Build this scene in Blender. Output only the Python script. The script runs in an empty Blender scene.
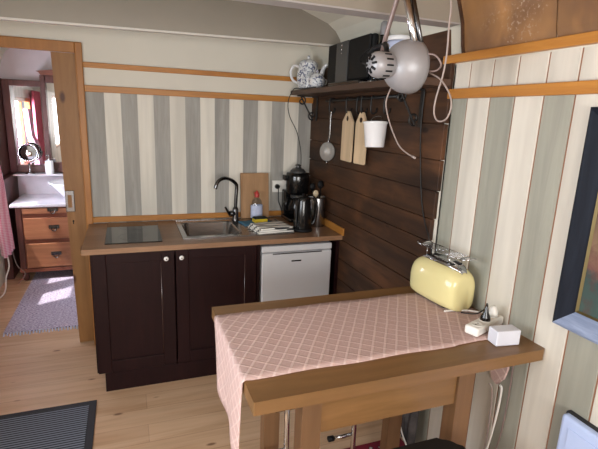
import bpy, bmesh, math, random
from mathutils import Vector, Matrix, Euler
random.seed(7)
C = bpy.context.scene.collection
R = math.radians
PI = math.pi

# ------------------------------------------------------------ materials
def lin(c):
    o = []
    for v in c:
        v = v / 255.0
        o.append(v / 12.92 if v <= 0.04045 else ((v + 0.055) / 1.055) ** 2.4)
    return (o[0], o[1], o[2], 1.0)

def new_mat(name):
    m = bpy.data.materials.new(name); m.use_nodes = True
    nt = m.node_tree
    return m, nt, nt.nodes['Principled BSDF']

def mapping(nt, scale, rot=(0, 0, 0), loc=(0, 0, 0)):
    tc = nt.nodes.new('ShaderNodeTexCoord'); mp = nt.nodes.new('ShaderNodeMapping')
    mp.inputs['Scale'].default_value = scale; mp.inputs['Rotation'].default_value = rot
    mp.inputs['Location'].default_value = loc
    nt.links.new(tc.outputs['Object'], mp.inputs['Vector'])
    return mp.outputs['Vector']

def noise(nt, vec, scale=1, detail=4, rough=.6, dist=0):
    n = nt.nodes.new('ShaderNodeTexNoise'); n.inputs['Scale'].default_value = scale
    n.inputs['Detail'].default_value = detail; n.inputs['Roughness'].default_value = rough
    n.inputs['Distortion'].default_value = dist
    nt.links.new(vec, n.inputs['Vector']); return n.outputs['Fac']

def ramp(nt, fac, stops):
    r = nt.nodes.new('ShaderNodeValToRGB'); e = r.color_ramp.elements
    while len(e) < len(stops): e.new(.5)
    for i, (p, c) in enumerate(stops):
        e[i].position = p; e[i].color = c
    nt.links.new(fac, r.inputs['Fac']); return r.outputs['Color']

def mixc(nt, a, b, fac, mode='MIX'):
    m = nt.nodes.new('ShaderNodeMix'); m.data_type = 'RGBA'; m.blend_type = mode
    for sock, v in ((m.inputs[6], a), (m.inputs[7], b), (m.inputs[0], fac)):
        if hasattr(v, 'is_output'): nt.links.new(v, sock)
        else: sock.default_value = v
    return m.outputs[2]

def bump(nt, b, h, strength=.3, dist=.01):
    n = nt.nodes.new('ShaderNodeBump'); n.inputs['Strength'].default_value = strength
    n.inputs['Distance'].default_value = dist
    nt.links.new(h, n.inputs['Height']); nt.links.new(n.outputs['Normal'], b.inputs['Normal'])

def plain(name, c, rough=.5, metal=0, var=.06, scale=12, spec=None, bmp=0):
    m, nt, b = new_mat(name)
    v = mapping(nt, (1, 1, 1)); n = noise(nt, v, scale)
    c0 = lin(c); lo = tuple(x * (1 - var) for x in c0[:3]) + (1,); hi = tuple(min(1, x * (1 + var)) for x in c0[:3]) + (1,)
    nt.links.new(ramp(nt, n, [(.3, lo), (.7, hi)]), b.inputs['Base Color'])
    b.inputs['Roughness'].default_value = rough; b.inputs['Metallic'].default_value = metal
    if spec is not None: b.inputs['Specular IOR Level'].default_value = spec
    if bmp: bump(nt, b, n, bmp, .002)
    return m

def wood(name, c1, c2, axis='x', rough=.5, k=1.0, knots=None, spec=.4, bmp=.15, stretch=14):
    m, nt, b = new_mat(name)
    s = {'x': (1.2, stretch, stretch), 'y': (stretch, 1.2, stretch), 'z': (stretch, stretch, 1.2)}[axis]
    v = mapping(nt, tuple(q * k for q in s)); n = noise(nt, v, 1.6, 6, .65, .8)
    v2 = mapping(nt, tuple(q * k * .35 for q in s)); n2 = noise(nt, v2, 1.3, 3, .5, .3)
    col = ramp(nt, n, [(.3, lin(c1)), (.7, lin(c2))])
    mid = tuple((a + d) / 2 for a, d in zip(c1, c2))
    dk = tuple(q * .8 for q in mid)
    col = mixc(nt, col, mixc(nt, col, lin(dk), .5), ramp(nt, n2, [(.42, (0, 0, 0, 1)), (.62, (1, 1, 1, 1))]))
    if knots:
        ss = {'x': (1, 2.2, 2.2), 'y': (2.2, 1, 2.2), 'z': (2.2, 2.2, 1)}[axis]
        vk = mapping(nt, tuple(q * knots[0] for q in ss))
        vo = nt.nodes.new('ShaderNodeTexVoronoi'); vo.inputs['Scale'].default_value = 1
        nt.links.new(vk, vo.inputs['Vector'])
        f = ramp(nt, vo.outputs['Distance'], [(knots[1], (1, 1, 1, 1)), (knots[1] * 1.9, (0, 0, 0, 1))])
        col = mixc(nt, col, lin(knots[2]), f)
    nt.links.new(col, b.inputs['Base Color'])
    b.inputs['Roughness'].default_value = rough; b.inputs['Specular IOR Level'].default_value = spec
    if bmp: bump(nt, b, n, bmp, .003)
    return m

def floor_mat():
    m, nt, b = new_mat('pine floor boards')
    v = mapping(nt, (1, 1, 1))
    br = nt.nodes.new('ShaderNodeTexBrick')
    br.inputs['Scale'].default_value = 1; br.inputs['Brick Width'].default_value = 2.6
    br.inputs['Row Height'].default_value = .145; br.inputs['Mortar Size'].default_value = .0016
    br.inputs['Mortar Smooth'].default_value = .2; br.inputs['Bias'].default_value = 0
    br.inputs['Color1'].default_value = lin((188, 152, 120)); br.inputs['Color2'].default_value = lin((204, 170, 138))
    br.inputs['Mortar'].default_value = lin((158, 124, 98))
    nt.links.new(v, br.inputs['Vector'])
    g = noise(nt, mapping(nt, (1.4, 26, 1)), 1.2, 6, .65, .6)
    g2 = noise(nt, mapping(nt, (.8, 7, 1)), 1.3, 3, .5, .6)
    col = mixc(nt, br.outputs['Color'], lin((150, 118, 86)), ramp(nt, g, [(.45, (0, 0, 0, 1)), (.75, (.5, .5, .5, 1))]))
    col = mixc(nt, col, lin((218, 190, 162)), ramp(nt, g2, [(.45, (0, 0, 0, 1)), (.7, (.55, .55, .55, 1))]))
    vo = nt.nodes.new('ShaderNodeTexVoronoi'); vo.inputs['Scale'].default_value = 1
    nt.links.new(mapping(nt, (3.4, 8.5, 1), loc=(.3, .4, 0)), vo.inputs['Vector'])
    f = ramp(nt, vo.outputs['Distance'], [(.05, (.85, .85, .85, 1)), (.105, (0, 0, 0, 1))])
    col = mixc(nt, col, lin((104, 70, 48)), f)
    nt.links.new(col, b.inputs['Base Color']); b.inputs['Roughness'].default_value = .42
    bump(nt, b, br.outputs['Fac'], -.25, .004)
    return m

def glass_mat(name, tint=(1, 1, 1, 1)):
    m = bpy.data.materials.new(name); m.use_nodes = True; nt = m.node_tree
    for n in list(nt.nodes): nt.nodes.remove(n)
    o = nt.nodes.new('ShaderNodeOutputMaterial'); t = nt.nodes.new('ShaderNodeBsdfTransparent'); g = nt.nodes.new('ShaderNodeBsdfGlossy')
    g.inputs['Roughness'].default_value = .03; t.inputs['Color'].default_value = tint
    x = nt.nodes.new('ShaderNodeMixShader'); x.inputs[0].default_value = .06
    nt.links.new(t.outputs[0], x.inputs[1]); nt.links.new(g.outputs[0], x.inputs[2])
    nt.links.new(x.outputs[0], o.inputs['Surface'])
    return m

def wave_col(name, c1, c2, scale, axis, lo=.4, hi=.6, rough=.8, extra=None):
    """stripes across one axis"""
    m, nt, b = new_mat(name)
    v = mapping(nt, (1, 1, 1)); w = nt.nodes.new('ShaderNodeTexWave'); w.bands_direction = axis
    w.inputs['Scale'].default_value = scale; nt.links.new(v, w.inputs['Vector'])
    col = ramp(nt, w.outputs['Fac'], [(lo, lin(c1)), (hi, lin(c2))])
    if extra:
        w2 = nt.nodes.new('ShaderNodeTexWave'); w2.bands_direction = extra; w2.inputs['Scale'].default_value = scale
        nt.links.new(v, w2.inputs['Vector'])
        col2 = ramp(nt, w2.outputs['Fac'], [(lo, lin(c1)), (hi, lin(c2))])
        col = mixc(nt, col, col2, .5)
    nt.links.new(col, b.inputs['Base Color']); b.inputs['Roughness'].default_value = rough
    return m, nt, b, w

def runner_mat():
    m, nt, b = new_mat('pink quilted runner cloth')
    fine = noise(nt, mapping(nt, (160, 160, 160)), 1, 2)
    col = mixc(nt, lin((176, 146, 140)), lin((200, 174, 168)), fine)
    hs = []
    tc = nt.nodes.new('ShaderNodeTexCoord'); sp = nt.nodes.new('ShaderNodeSeparateXYZ'); nt.links.new(tc.outputs['Object'], sp.inputs[0])
    ad = nt.nodes.new('ShaderNodeMath'); ad.operation = 'ADD'; nt.links.new(sp.outputs['X'], ad.inputs[0]); nt.links.new(sp.outputs['Z'], ad.inputs[1])
    cb = nt.nodes.new('ShaderNodeCombineXYZ'); nt.links.new(ad.outputs[0], cb.inputs['X']); nt.links.new(sp.outputs['Y'], cb.inputs['Y'])
    for a, sc in ((R(33), 1), (R(-52), 1)):
        mp = nt.nodes.new('ShaderNodeMapping'); mp.inputs['Rotation'].default_value = (0, 0, a); nt.links.new(cb.outputs[0], mp.inputs['Vector']); v = mp.outputs['Vector']; w = nt.nodes.new('ShaderNodeTexWave'); w.bands_direction = 'X'
        w.inputs['Scale'].default_value = 8.0 * sc; w.inputs['Distortion'].default_value = .5; w.inputs['Detail Scale'].default_value = 1
        nt.links.new(v, w.inputs['Vector'])
        f = ramp(nt, w.outputs['Fac'], [(.86, (0, 0, 0, 1)), (.97, (1, 1, 1, 1))])
        hs.append(f); col = mixc(nt, col, lin((212, 188, 182)), mixc(nt, (0, 0, 0, 1), f, .75 if not hs[1:] else .4))
    h = mixc(nt, hs[0], hs[1], 1.0, 'ADD')
    nt.links.new(col, b.inputs['Base Color']); b.inputs['Roughness'].default_value = .9
    b.inputs['Specular IOR Level'].default_value = .15
    bump(nt, b, h, .35, .003)
    return m

def porcelain_mat():
    m, nt, b = new_mat('white porcelain with blue flowers')
    v = mapping(nt, (1, 1, 1)); vo = nt.nodes.new('ShaderNodeTexVoronoi'); vo.inputs['Scale'].default_value = 42
    vo.feature = 'DISTANCE_TO_EDGE'
    nt.links.new(v, vo.inputs['Vector'])
    f1 = ramp(nt, vo.outputs['Distance'], [(.08, (1, 1, 1, 1)), (.16, (0, 0, 0, 1))])
    n = noise(nt, v, 55, 3, .6)
    f2 = ramp(nt, n, [(.46, (0, 0, 0, 1)), (.55, (.9, .9, .9, 1))])
    f = mixc(nt, f1, f2, 1.0, 'MULTIPLY')
    nt.links.new(mixc(nt, lin((222, 224, 226)), lin((52, 66, 112)), f), b.inputs['Base Color'])
    b.inputs['Roughness'].default_value = .15
    return m

def painting_mat():
    m, nt, b = new_mat('dark still life painting')
    tc = nt.nodes.new('ShaderNodeTexCoord'); sp = nt.nodes.new('ShaderNodeSeparateXYZ'); nt.links.new(tc.outputs['Object'], sp.inputs[0])
    v = mapping(nt, (1, 1, 1)); n = noise(nt, v, 9, 4, .6, 1.2); n2 = noise(nt, v, 26, 3)
    mr = nt.nodes.new('ShaderNodeMapRange'); mr.inputs[1].default_value = 1.07; mr.inputs[2].default_value = 1.66
    nt.links.new(sp.outputs['Z'], mr.inputs[0])
    ad = nt.nodes.new('ShaderNodeMath'); ad.operation = 'MULTIPLY_ADD'; ad.inputs[1].default_value = .35
    nt.links.new(n, ad.inputs[0]); nt.links.new(mr.outputs[0], ad.inputs[2])
    col = ramp(nt, ad.outputs[0], [(.2, lin((62, 82, 78))), (.40, lin((58, 76, 74))), (.47, lin((110, 78, 72))), (.58, lin((126, 104, 84))), (1, lin((44, 52, 50)))])
    col = mixc(nt, col, lin((86, 60, 58)), ramp(nt, n2, [(.5, (0, 0, 0, 1)), (.7, (.6, .6, .6, 1))]))
    nt.links.new(col, b.inputs['Base Color']); b.inputs['Roughness'].default_value = .25
    return m

M = {}
M['cream'] = plain('cream wall paint', (214, 209, 196), .75, var=.02, scale=3)
M['ceil'] = plain('cream ceiling paint', (210, 206, 192), .8, var=.02, scale=3)
M['beam'] = plain('grey beam paint', (140, 132, 120), .6, var=.03, scale=5)
M['beamunder'] = plain('lit lilac grey underside', (158, 152, 150), .6, var=.02)  # beam grey lightened to put the bounced light underneath into the colour
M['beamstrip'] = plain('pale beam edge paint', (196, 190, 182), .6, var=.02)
M['sgrey'] = wood('grey stripe paint', (150, 147, 141), (170, 168, 162), 'z', .7, 1.5, bmp=.1)
M['scream'] = wood('cream stripe paint', (216, 211, 199), (225, 220, 209), 'z', .7, 1.2, bmp=.08)
M['bgrey'] = wood('sage board paint', (150, 150, 138), (168, 167, 154), 'z', .55, 1.3, bmp=.15)
M['bcream'] = wood('cream board paint', (214, 208, 196), (222, 217, 205), 'z', .55, 1.2, bmp=.15)
M['gap'] = plain('red-brown groove wood', (150, 104, 78), .8)
M['trimx'] = wood('golden pine trim', (164, 104, 42), (194, 134, 60), 'x', .4, 1, bmp=.1)
M['trimy'] = wood('golden pine trim lengthwise', (166, 108, 46), (196, 136, 62), 'y', .4, 1, bmp=.1)
M['framez'] = wood('orange pine frame', (158, 104, 52), (182, 126, 68), 'z', .45, .8, knots=(3, .07, (120, 72, 40)), bmp=.1)
M['leaf'] = wood('old pine door', (136, 93, 50), (166, 120, 72), 'z', .5, .8, knots=(4.0, .1, (84, 48, 28)), bmp=.15)
def plank_mat():
    m = wood('dark stained plank', (46, 31, 23), (84, 57, 39), 'y', .55, .8, knots=(3.0, .06, (22, 17, 15)), bmp=.5, spec=.25)
    nt = m.node_tree; b = nt.nodes['Principled BSDF']; l = b.inputs['Base Color'].links[0]; src = l.from_socket
    n = noise(nt, mapping(nt, (1, 1.3, 3.4)), 1.6, 4, .55, .4)
    col = mixc(nt, src, lin((112, 74, 48)), ramp(nt, n, [(.48, (0, 0, 0, 1)), (.72, (.6, .6, .6, 1))]))
    n3 = noise(nt, mapping(nt, (1, 1.1, 7), loc=(3, 1, 2)), 1.2, 3, .5)
    col = mixc(nt, col, lin((38, 28, 24)), ramp(nt, n3, [(.5, (0, 0, 0, 1)), (.7, (.75, .75, .75, 1))]))
    nt.links.new(col, b.inputs['Base Color']); return m
M['plank'] = plank_mat()
M['shelfw'] = wood('dark shelf wood', (66, 46, 36), (88, 64, 50), 'y', .45, 1)
def veneer_mat():
    m = wood('worn brown veneer', (128, 92, 60), (156, 116, 76), 'z', .42, .45, bmp=.2, stretch=7)
    nt = m.node_tree; b = nt.nodes['Principled BSDF']; src = b.inputs['Base Color'].links[0].from_socket
    n = noise(nt, mapping(nt, (1, 3, 1.5)), 1.7, 3, .5, .5)
    col = mixc(nt, src, lin((178, 130, 78)), ramp(nt, n, [(.48, (0, 0, 0, 1)), (.66, (.8, .8, .8, 1))]))
    n4 = noise(nt, mapping(nt, (1, 2.2, 1.2), loc=(1, 5, 2)), 1.9, 3, .5, .5)
    col = mixc(nt, col, lin((102, 72, 54)), ramp(nt, n4, [(.5, (0, 0, 0, 1)), (.68, (.7, .7, .7, 1))]))
    n2 = noise(nt, mapping(nt, (1, 1, 1)), 75, 4, .7)
    n3 = noise(nt, mapping(nt, (1, 1, 1), loc=(0, .3, 0)), 4, 2)
    sp = mixc(nt, ramp(nt, n2, [(.56, (0, 0, 0, 1)), (.66, (.7, .7, .7, 1))]), ramp(nt, n3, [(.5, (0, 0, 0, 1)), (.6, (1, 1, 1, 1))]), 1.0, 'MULTIPLY')
    col = mixc(nt, col, lin((190, 170, 150)), sp)
    nt.links.new(col, b.inputs['Base Color']); return m
M['veneer'] = veneer_mat()
M['floor'] = floor_mat()
M['worktop'] = wood('oak worktop', (122, 90, 66), (152, 118, 90), 'x', .38, 1.5, bmp=.05)
M['tablew'] = wood('brown table wood', (114, 82, 48), (138, 102, 64), 'x', .38, .9, bmp=.05)
M['tablez'] = wood('brown table leg wood', (104, 75, 50), (128, 95, 66), 'z', .45, .9, bmp=.08)
M['cab'] = wood('dark brown cabinet front', (28, 11, 13), (38, 17, 18), 'z', .45, 2, bmp=.04, spec=.16)
M['cabgloss'] = plain('dark brown highlight bead', (60, 40, 38), .12, spec=1.0)  # lighter, glossier brown for the highlight line on the doors
M['blackplastic'] = plain('black plastic', (14, 14, 15), .15)
M['blackmatt'] = plain('matt black', (12, 12, 14), .6, spec=.25)
M['greyconsole'] = plain('dark grey console', (58, 58, 58), .35)
M['iron'] = plain('black wrought iron', (16, 15, 15), .5)
M['chrome'] = plain('chrome', (200, 202, 206), .14, 1, var=.02)
M['steel'] = plain('brushed steel', (158, 158, 160), .24, 1, var=.05)
M['darksteel'] = plain('dark chrome', (96, 96, 98), .2, 1)
M['silver'] = plain('silver grey lamp enamel', (148, 147, 150), .42, .25, var=.02)
M['mauve'] = plain('mauve grey tube', (136, 118, 114), .4, .3)
M['white'] = plain('white enamel', (212, 214, 224), .3, var=.02)
M['whitep'] = plain('white plastic', (226, 224, 218), .35, var=.02)
M['fridge'] = plain('white fridge enamel', (196, 197, 200), .3, var=.01)
M['toaster'] = plain('pale yellow enamel', (212, 202, 148), .12, var=.01)
M['porc'] = porcelain_mat()
M['porcw'] = plain('white porcelain', (232, 232, 234), .12, var=.01)
M['knobw'] = plain('white ceramic knob', (230, 228, 224), .15)
M['beech'] = wood('pale beech board', (212, 184, 148), (222, 198, 164), 'z', .5, 2, bmp=.03)
M['oakboard'] = wood('chopping board oak', (148, 112, 76), (172, 134, 96), 'z', .5, 1.5, bmp=.05)
M['hob'] = plain('black glass hob', (12, 14, 15), .03, spec=.6)
M['mesh'] = plain('dull metal mesh', (150, 147, 143), .5, .4, var=.15, scale=200)
M['bluelit'] = plain('white enamel in blue daylight', (180, 198, 236), .35, var=.01)  # blue tint of the daylight mixed into the white panel's colour
M['darkedge'] = plain('dark rubber edge', (32, 34, 40), .6)
M['navy'] = wood('distressed navy paint', (16, 20, 30), (36, 42, 54), 'z', .6, 1.2, bmp=.3, spec=.15)
M['brass'] = plain('old brass', (104, 92, 58), .5, .5)
M['painting'] = painting_mat()
M['runner'] = runner_mat()
M['matblack'] = plain('black rubber border', (44, 46, 54), .7)
m_, nt_, b_, w_ = wave_col('ribbed doormat', (30, 33, 40), (118, 126, 142), 17, 'Y', .25, .6, .9); M['matrib'] = m_
m_, nt_, b_, w_ = wave_col('pink gingham', (226, 128, 158), (246, 212, 224), 22, 'Y', .4, .6, .9, 'Z'); M['gingham'] = m_
m_, nt_, b_, w_ = wave_col('striped tea towel', (60, 60, 62), (226, 224, 218), 5, 'Y', .14, .2, .9); M['towel'] = m_
M['yellow'] = plain('yellow sponge', (206, 178, 40), .9, bmp=.3)
M['scour'] = plain('dark scouring pad', (24, 30, 26), .95, bmp=.3)
M['bluecloth'] = plain('blue cleaning cloth', (62, 112, 140), .9)
M['redp'] = plain('red plastic', (176, 58, 52), .45)
M['label'] = plain('pale blue label', (186, 194, 220), .5, var=.12, scale=60)
M['clearp'] = glass_mat('clear plastic', (.82, .86, .9, 1))
M['glass'] = glass_mat('window glass')
M['creamplug'] = plain('cream spotted handle', (206, 190, 160), .4, var=.3, scale=60)
M['marble'] = plain('grey white marble', (196, 192, 198), .25, var=.1, scale=6)
M['palenavy'] = wood('streaked pale blue', (92, 106, 134), (150, 164, 192), 'y', .35, 1.6, bmp=.3)  # paler blue used for the bottom frame member alone
M['mahog'] = wood('reddish mahogany', (104, 56, 44), (142, 84, 62), 'x', .35, 1.2)
M['mahogz'] = wood('reddish mahogany upright', (70, 38, 36), (100, 58, 50), 'z', .4, 1.2)
M['drawer'] = wood('reddish brown drawer', (140, 90, 64), (168, 114, 82), 'x', .35, 1.2)
M['mirror'] = plain('mirror silver', (225, 225, 228), .02, 1, var=0)
M['lilac'] = plain('lilac grey bathroom paint', (196, 188, 192), .8, var=.02)
M['redcurt'] = plain('red curtain fabric', (206, 96, 112), .9, var=.15, scale=30)
M['cable_w'] = plain('white cable', (216, 212, 206), .5)
M['cable_m'] = plain('mauve cable', (150, 136, 130), .5)
M['cable_k'] = plain('black cable', (14, 14, 14), .5)
M['greycloth'] = plain('dark grey folded fabric', (84, 80, 80), .95, var=.4, scale=14, bmp=.4)
M['seatblack'] = plain('black padded vinyl', (13, 13, 14), .6)

def rug_mat():
    m, nt, b = new_mat('lilac rag rug')
    n = noise(nt, mapping(nt, (60, 140, 1)), 1, 2)
    col = ramp(nt, n, [(.35, lin((104, 90, 118))), (.5, lin((176, 166, 188))), (.65, lin((214, 206, 216)))])
    nt.links.new(col, b.inputs['Base Color']); b.inputs['Roughness'].default_value = .95
    bump(nt, b, n, .6, .006); return m
M['rug'] = rug_mat()
def redrug_mat():
    m, nt, b = new_mat('dark red patterned rug')
    v = mapping(nt, (1, 1, 1)); vo = nt.nodes.new('ShaderNodeTexVoronoi'); vo.inputs['Scale'].default_value = 30; vo.distance = 'MANHATTAN'
    nt.links.new(v, vo.inputs['Vector'])
    col = ramp(nt, vo.outputs['Distance'], [(.25, lin((196, 184, 176))), (.38, lin((34, 28, 44))), (.6, lin((120, 24, 44)))])
    nt.links.new(col, b.inputs['Base Color']); b.inputs['Roughness'].default_value = .95; return m
M['redrug'] = redrug_mat()
M['redborder'] = plain('dark red rug border', (116, 22, 42), .95)

# ------------------------------------------------------------ geometry helpers
def bx(bm, x0, x1, y0, y1, z0, z1, bev=0, mi=0, seg=2):
    g = bmesh.ops.create_cube(bm, size=1)
    vs = g['verts']
    for v in vs:
        v.co = Vector(((x0 + x1) / 2 + v.co.x * (x1 - x0), (y0 + y1) / 2 + v.co.y * (y1 - y0), (z0 + z1) / 2 + v.co.z * (z1 - z0)))
    fs = set(f for v in vs for f in v.link_faces)
    for f in fs: f.material_index = mi
    if bev:
        es = list(set(e for v in vs for e in v.link_edges))
        r = bmesh.ops.bevel(bm, geom=es, offset=bev, segments=seg, affect='EDGES', profile=.5)
        for f in r['faces']: f.material_index = mi

def box(*a, **k):
    bm = bmesh.new(); bx(bm, *a, **k); return bm

def tube(bm, pts, r, seg=8, caps=True, mi=0):
    pts = [Vector(p) for p in pts]
    rs = r if isinstance(r, (list, tuple)) else [r] * len(pts)
    rings = []; up = None
    for i, p in enumerate(pts):
        if i == 0: d = pts[1] - pts[0]
        elif i == len(pts) - 1: d = pts[-1] - pts[-2]
        else: d = (pts[i + 1] - pts[i]).normalized() + (pts[i] - pts[i - 1]).normalized()
        if d.length < 1e-9: d = Vector((0, 0, 1))
        d.normalize()
        if up is None:
            up = d.orthogonal().normalized()
        else:
            up = (up - d * up.dot(d))
            up = up.normalized() if up.length > 1e-6 else d.orthogonal().normalized()
        q = d.cross(up)
        rings.append([bm.verts.new(p + (up * math.cos(2 * PI * k / seg) + q * math.sin(2 * PI * k / seg)) * rs[i]) for k in range(seg)])
    for a, b in zip(rings, rings[1:]):
        for k in range(seg):
            f = bm.faces.new((a[k], a[(k + 1) % seg], b[(k + 1) % seg], b[k])); f.smooth = True; f.material_index = mi
    if caps:
        for rg in (rings[0][::-1], rings[-1]):
            f = bm.faces.new(rg); f.material_index = mi

def smooth_path(pts, n=6):
    P = [Vector(p) for p in pts]; out = []
    for i in range(len(P) - 1):
        p0 = P[max(i - 1, 0)]; p1 = P[i]; p2 = P[i + 1]; p3 = P[min(i + 2, len(P) - 1)]
        for k in range(n):
            t = k / n
            out.append(.5 * ((2 * p1) + (p2 - p0) * t + (2 * p0 - 5 * p1 + 4 * p2 - p3) * t * t + (3 * p1 - p0 - 3 * p2 + p3) * t ** 3))
    out.append(P[-1]); return out

def lathe(bm, prof, seg=24, mat=None, mi=0, sx=1, sy=1):
    """prof: list of (r, z). mat transforms."""
    mat = mat or Matrix.Identity(4)
    rings = []
    for r, z in prof:
        if r < 1e-6: rings.append([bm.verts.new(mat @ Vector((0, 0, z)))])
        else: rings.append([bm.verts.new(mat @ Vector((r * sx * math.cos(2 * PI * k / seg), r * sy * math.sin(2 * PI * k / seg), z))) for k in range(seg)])
    for a, b in zip(rings, rings[1:]):
        if len(a) == 1 and len(b) == 1: continue
        for k in range(seg):
            k2 = (k + 1) % seg
            if len(a) == 1: vs = (a[0], b[k2], b[k])
            elif len(b) == 1: vs = (a[k], a[k2], b[0])
            else: vs = (a[k], a[k2], b[k2], b[k])
            f = bm.faces.new(vs); f.smooth = True; f.material_index = mi

def prism(bm, pts2, axis, a0, a1, mi=0):
    """extrude polygon pts2 along axis between a0, a1. order: x->(y,z), y->(x,z), z->(x,y)"""
    def mk(u, v, w):
        return {'x': (w, u, v), 'y': (u, w, v), 'z': (u, v, w)}[axis]
    A = [bm.verts.new(mk(u, v, a0)) for u, v in pts2]; B = [bm.verts.new(mk(u, v, a1)) for u, v in pts2]
    n = len(A); fs = []
    for i in range(n):
        fs.append(bm.faces.new((A[i], A[(i + 1) % n], B[(i + 1) % n], B[i])))
    fs.append(bm.faces.new(A[::-1])); fs.append(bm.faces.new(B))
    for f in fs: f.material_index = mi
    return fs

def T(x, y, z): return Matrix.Translation((x, y, z))

def obj(name, bm, mats, parent=None, local=False, smooth=None):
    bmesh.ops.recalc_face_normals(bm, faces=bm.faces)
    me = bpy.data.meshes.new(name); bm.to_mesh(me); bm.free()
    for m in (mats if isinstance(mats, (list, tuple)) else [mats]): me.materials.append(m)
    if smooth is not None:
        for p in me.polygons: p.use_smooth = smooth
    o = bpy.data.objects.new(name, me); C.objects.link(o)
    if parent is not None:
        o.parent = parent
        if not local:
            root = parent
            inv = Matrix.Identity(4)
            chain = []
            while root is not None: chain.append(root); root = root.parent
            wm = Matrix.Identity(4)
            for q in reversed(chain): wm = wm @ q.matrix_parent_inverse @ q.matrix_basis
            o.matrix_parent_inverse = wm.inverted()
    return o

def tag(o, label, cat, group=None, kind=None):
    o['label'] = label; o['category'] = cat
    if group: o['group'] = group
    if kind: o['kind'] = kind
    return o

def thing(name, label, cat, loc, rotz=0, group=None):
    o = bpy.data.objects.new(name, None); o.empty_display_size = .05; C.objects.link(o)
    o.location = loc; o.rotation_euler = (0, 0, rotz)
    return tag(o, label, cat, group)

def struct(name, bm, m, label=None, cat=None, parent=None):
    o = obj(name, bm, m, parent)
    if parent is None:
        o['kind'] = 'structure'
        if label: o['label'] = label
        if cat: o['category'] = cat
    return o

# ------------------------------------------------------------ room shell
X0 = -2.5; YF = -4.8; YB = 2.2
struct('floor', box(X0 - .1, .1, YF - .1, YB + .1, -.06, 0), M['floor'], 'pale knotty pine board floor', 'floor')

prof = [(0, 1.90), (-.008, 1.97), (-.022, 2.06), (-.052, 2.14), (-.085, 2.185), (-.14, 2.225), (-.33, 2.292), (-.7, 2.35), (-1.25, 2.385)]
prof = prof + [(-2.5 - x, z) for x, z in reversed(prof[:-1])]
def strip_along_y(ps, y0, y1, th, sgn=1):
    bm = bmesh.new(); outer = []
    for i, (x, z) in enumerate(ps):
        a = Vector(ps[max(i - 1, 0)]); b = Vector(ps[min(i + 1, len(ps) - 1)]); d = (b - a).normalized()
        n = Vector((-d.y, d.x)) * sgn
        outer.append((x + n.x * th, z + n.y * th))
    prism(bm, list(ps) + outer[::-1], 'y', y0, y1)
    return bm
bm = strip_along_y(prof, YF - .05, YB + .05, -.05)
struct('ceiling', bm, M['ceil'], 'cream arched wagon ceiling', 'ceiling')

# right wall: flat cream backing to the far part, board cladding to the near part
bm = bmesh.new()
bx(bm, 0, .06, -1.6, YB, 0, 1.95, mi=0)
bx(bm, .004, .06, YF, -1.6, 0, 1.95, mi=1)
cuts = [-1.585, -1.691, -1.821, -1.946, -2.074, -2.194, -2.318, -2.442]
while cuts[-1] > YF: cuts.append(cuts[-1] - .124)
for i in range(len(cuts) - 1):
    a, b = cuts[i + 1], cuts[i]; g = .003
    bx(bm, 0, .02, max(a + g, YF), b - g, 0, 1.775, .002, mi=2 if i % 2 == 0 else 3, seg=1)
    bx(bm, 0, .02, max(a + g, YF), b - g, 1.78, 1.94, .002, mi=3, seg=1)
struct('wall_right', bm, [M['cream'], M['gap'], M['bgrey'], M['bcream']], 'sage and cream striped board wall', 'wall')

# dark plank cladding in the kitchen corner
bm = bmesh.new()
zs = [0, .14, .29, .44, .585, .73, .865, 1.006, 1.105, 1.212, 1.345, 1.488, 1.65, 1.79, 1.93, 2.047]
ends = [-1.60, -1.605, -1.598, -1.603, -1.59, -1.584, -1.578, -1.575, -1.568, -1.578, -1.588, -1.590, -1.594, -1.59, -1.562]
for i in range(len(zs) - 1):
    y1 = 0 if i < 14 else -.35
    bx(bm, -.02 - (i % 3) * .0015, 0, ends[i], y1, zs[i] + .003, zs[i + 1] - .0015, .002, seg=1)
bx(bm, -.012, 0, -1.56, -.003, 0, 2.0)
struct('wall_right_planks', bm, M['plank'], 'dark stained plank cladding', 'wall')

# partition (back wall) with the doorway on its left
bm = bmesh.new()
bx(bm, -1.622, 0, .004, .06, 0, 2.45, mi=0)
bx(bm, X0, -1.622, .004, .06, 2.0, 2.45, mi=0)
bx(bm, X0, -2.40, .004, .06, 0, 2.0, mi=0)
bx(bm, -1.60, 0, 0, .004, 1.76, 2.45, mi=0)
bx(bm, X0, -1.60, 0, .004, 2.0, 2.45, mi=0)
bx(bm, X0, -2.40, 0, .004, 0, 2.0, mi=0)
xs = [-1.60, -1.467, -1.367, -1.264, -1.162, -1.058, -.955, -.853, -.752, -.649, -.546, -.439, -.334, -.232, -.125, -.02, 0]
for i in range(len(xs) - 1):
    bx(bm, xs[i], xs[i + 1], 0, .004, 0, 1.76, mi=1 if i % 2 == 0 else 2)
struct('wall_back', bm, [M['cream'], M['sgrey'], M['scream']], 'grey and cream striped partition wall', 'wall')

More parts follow.
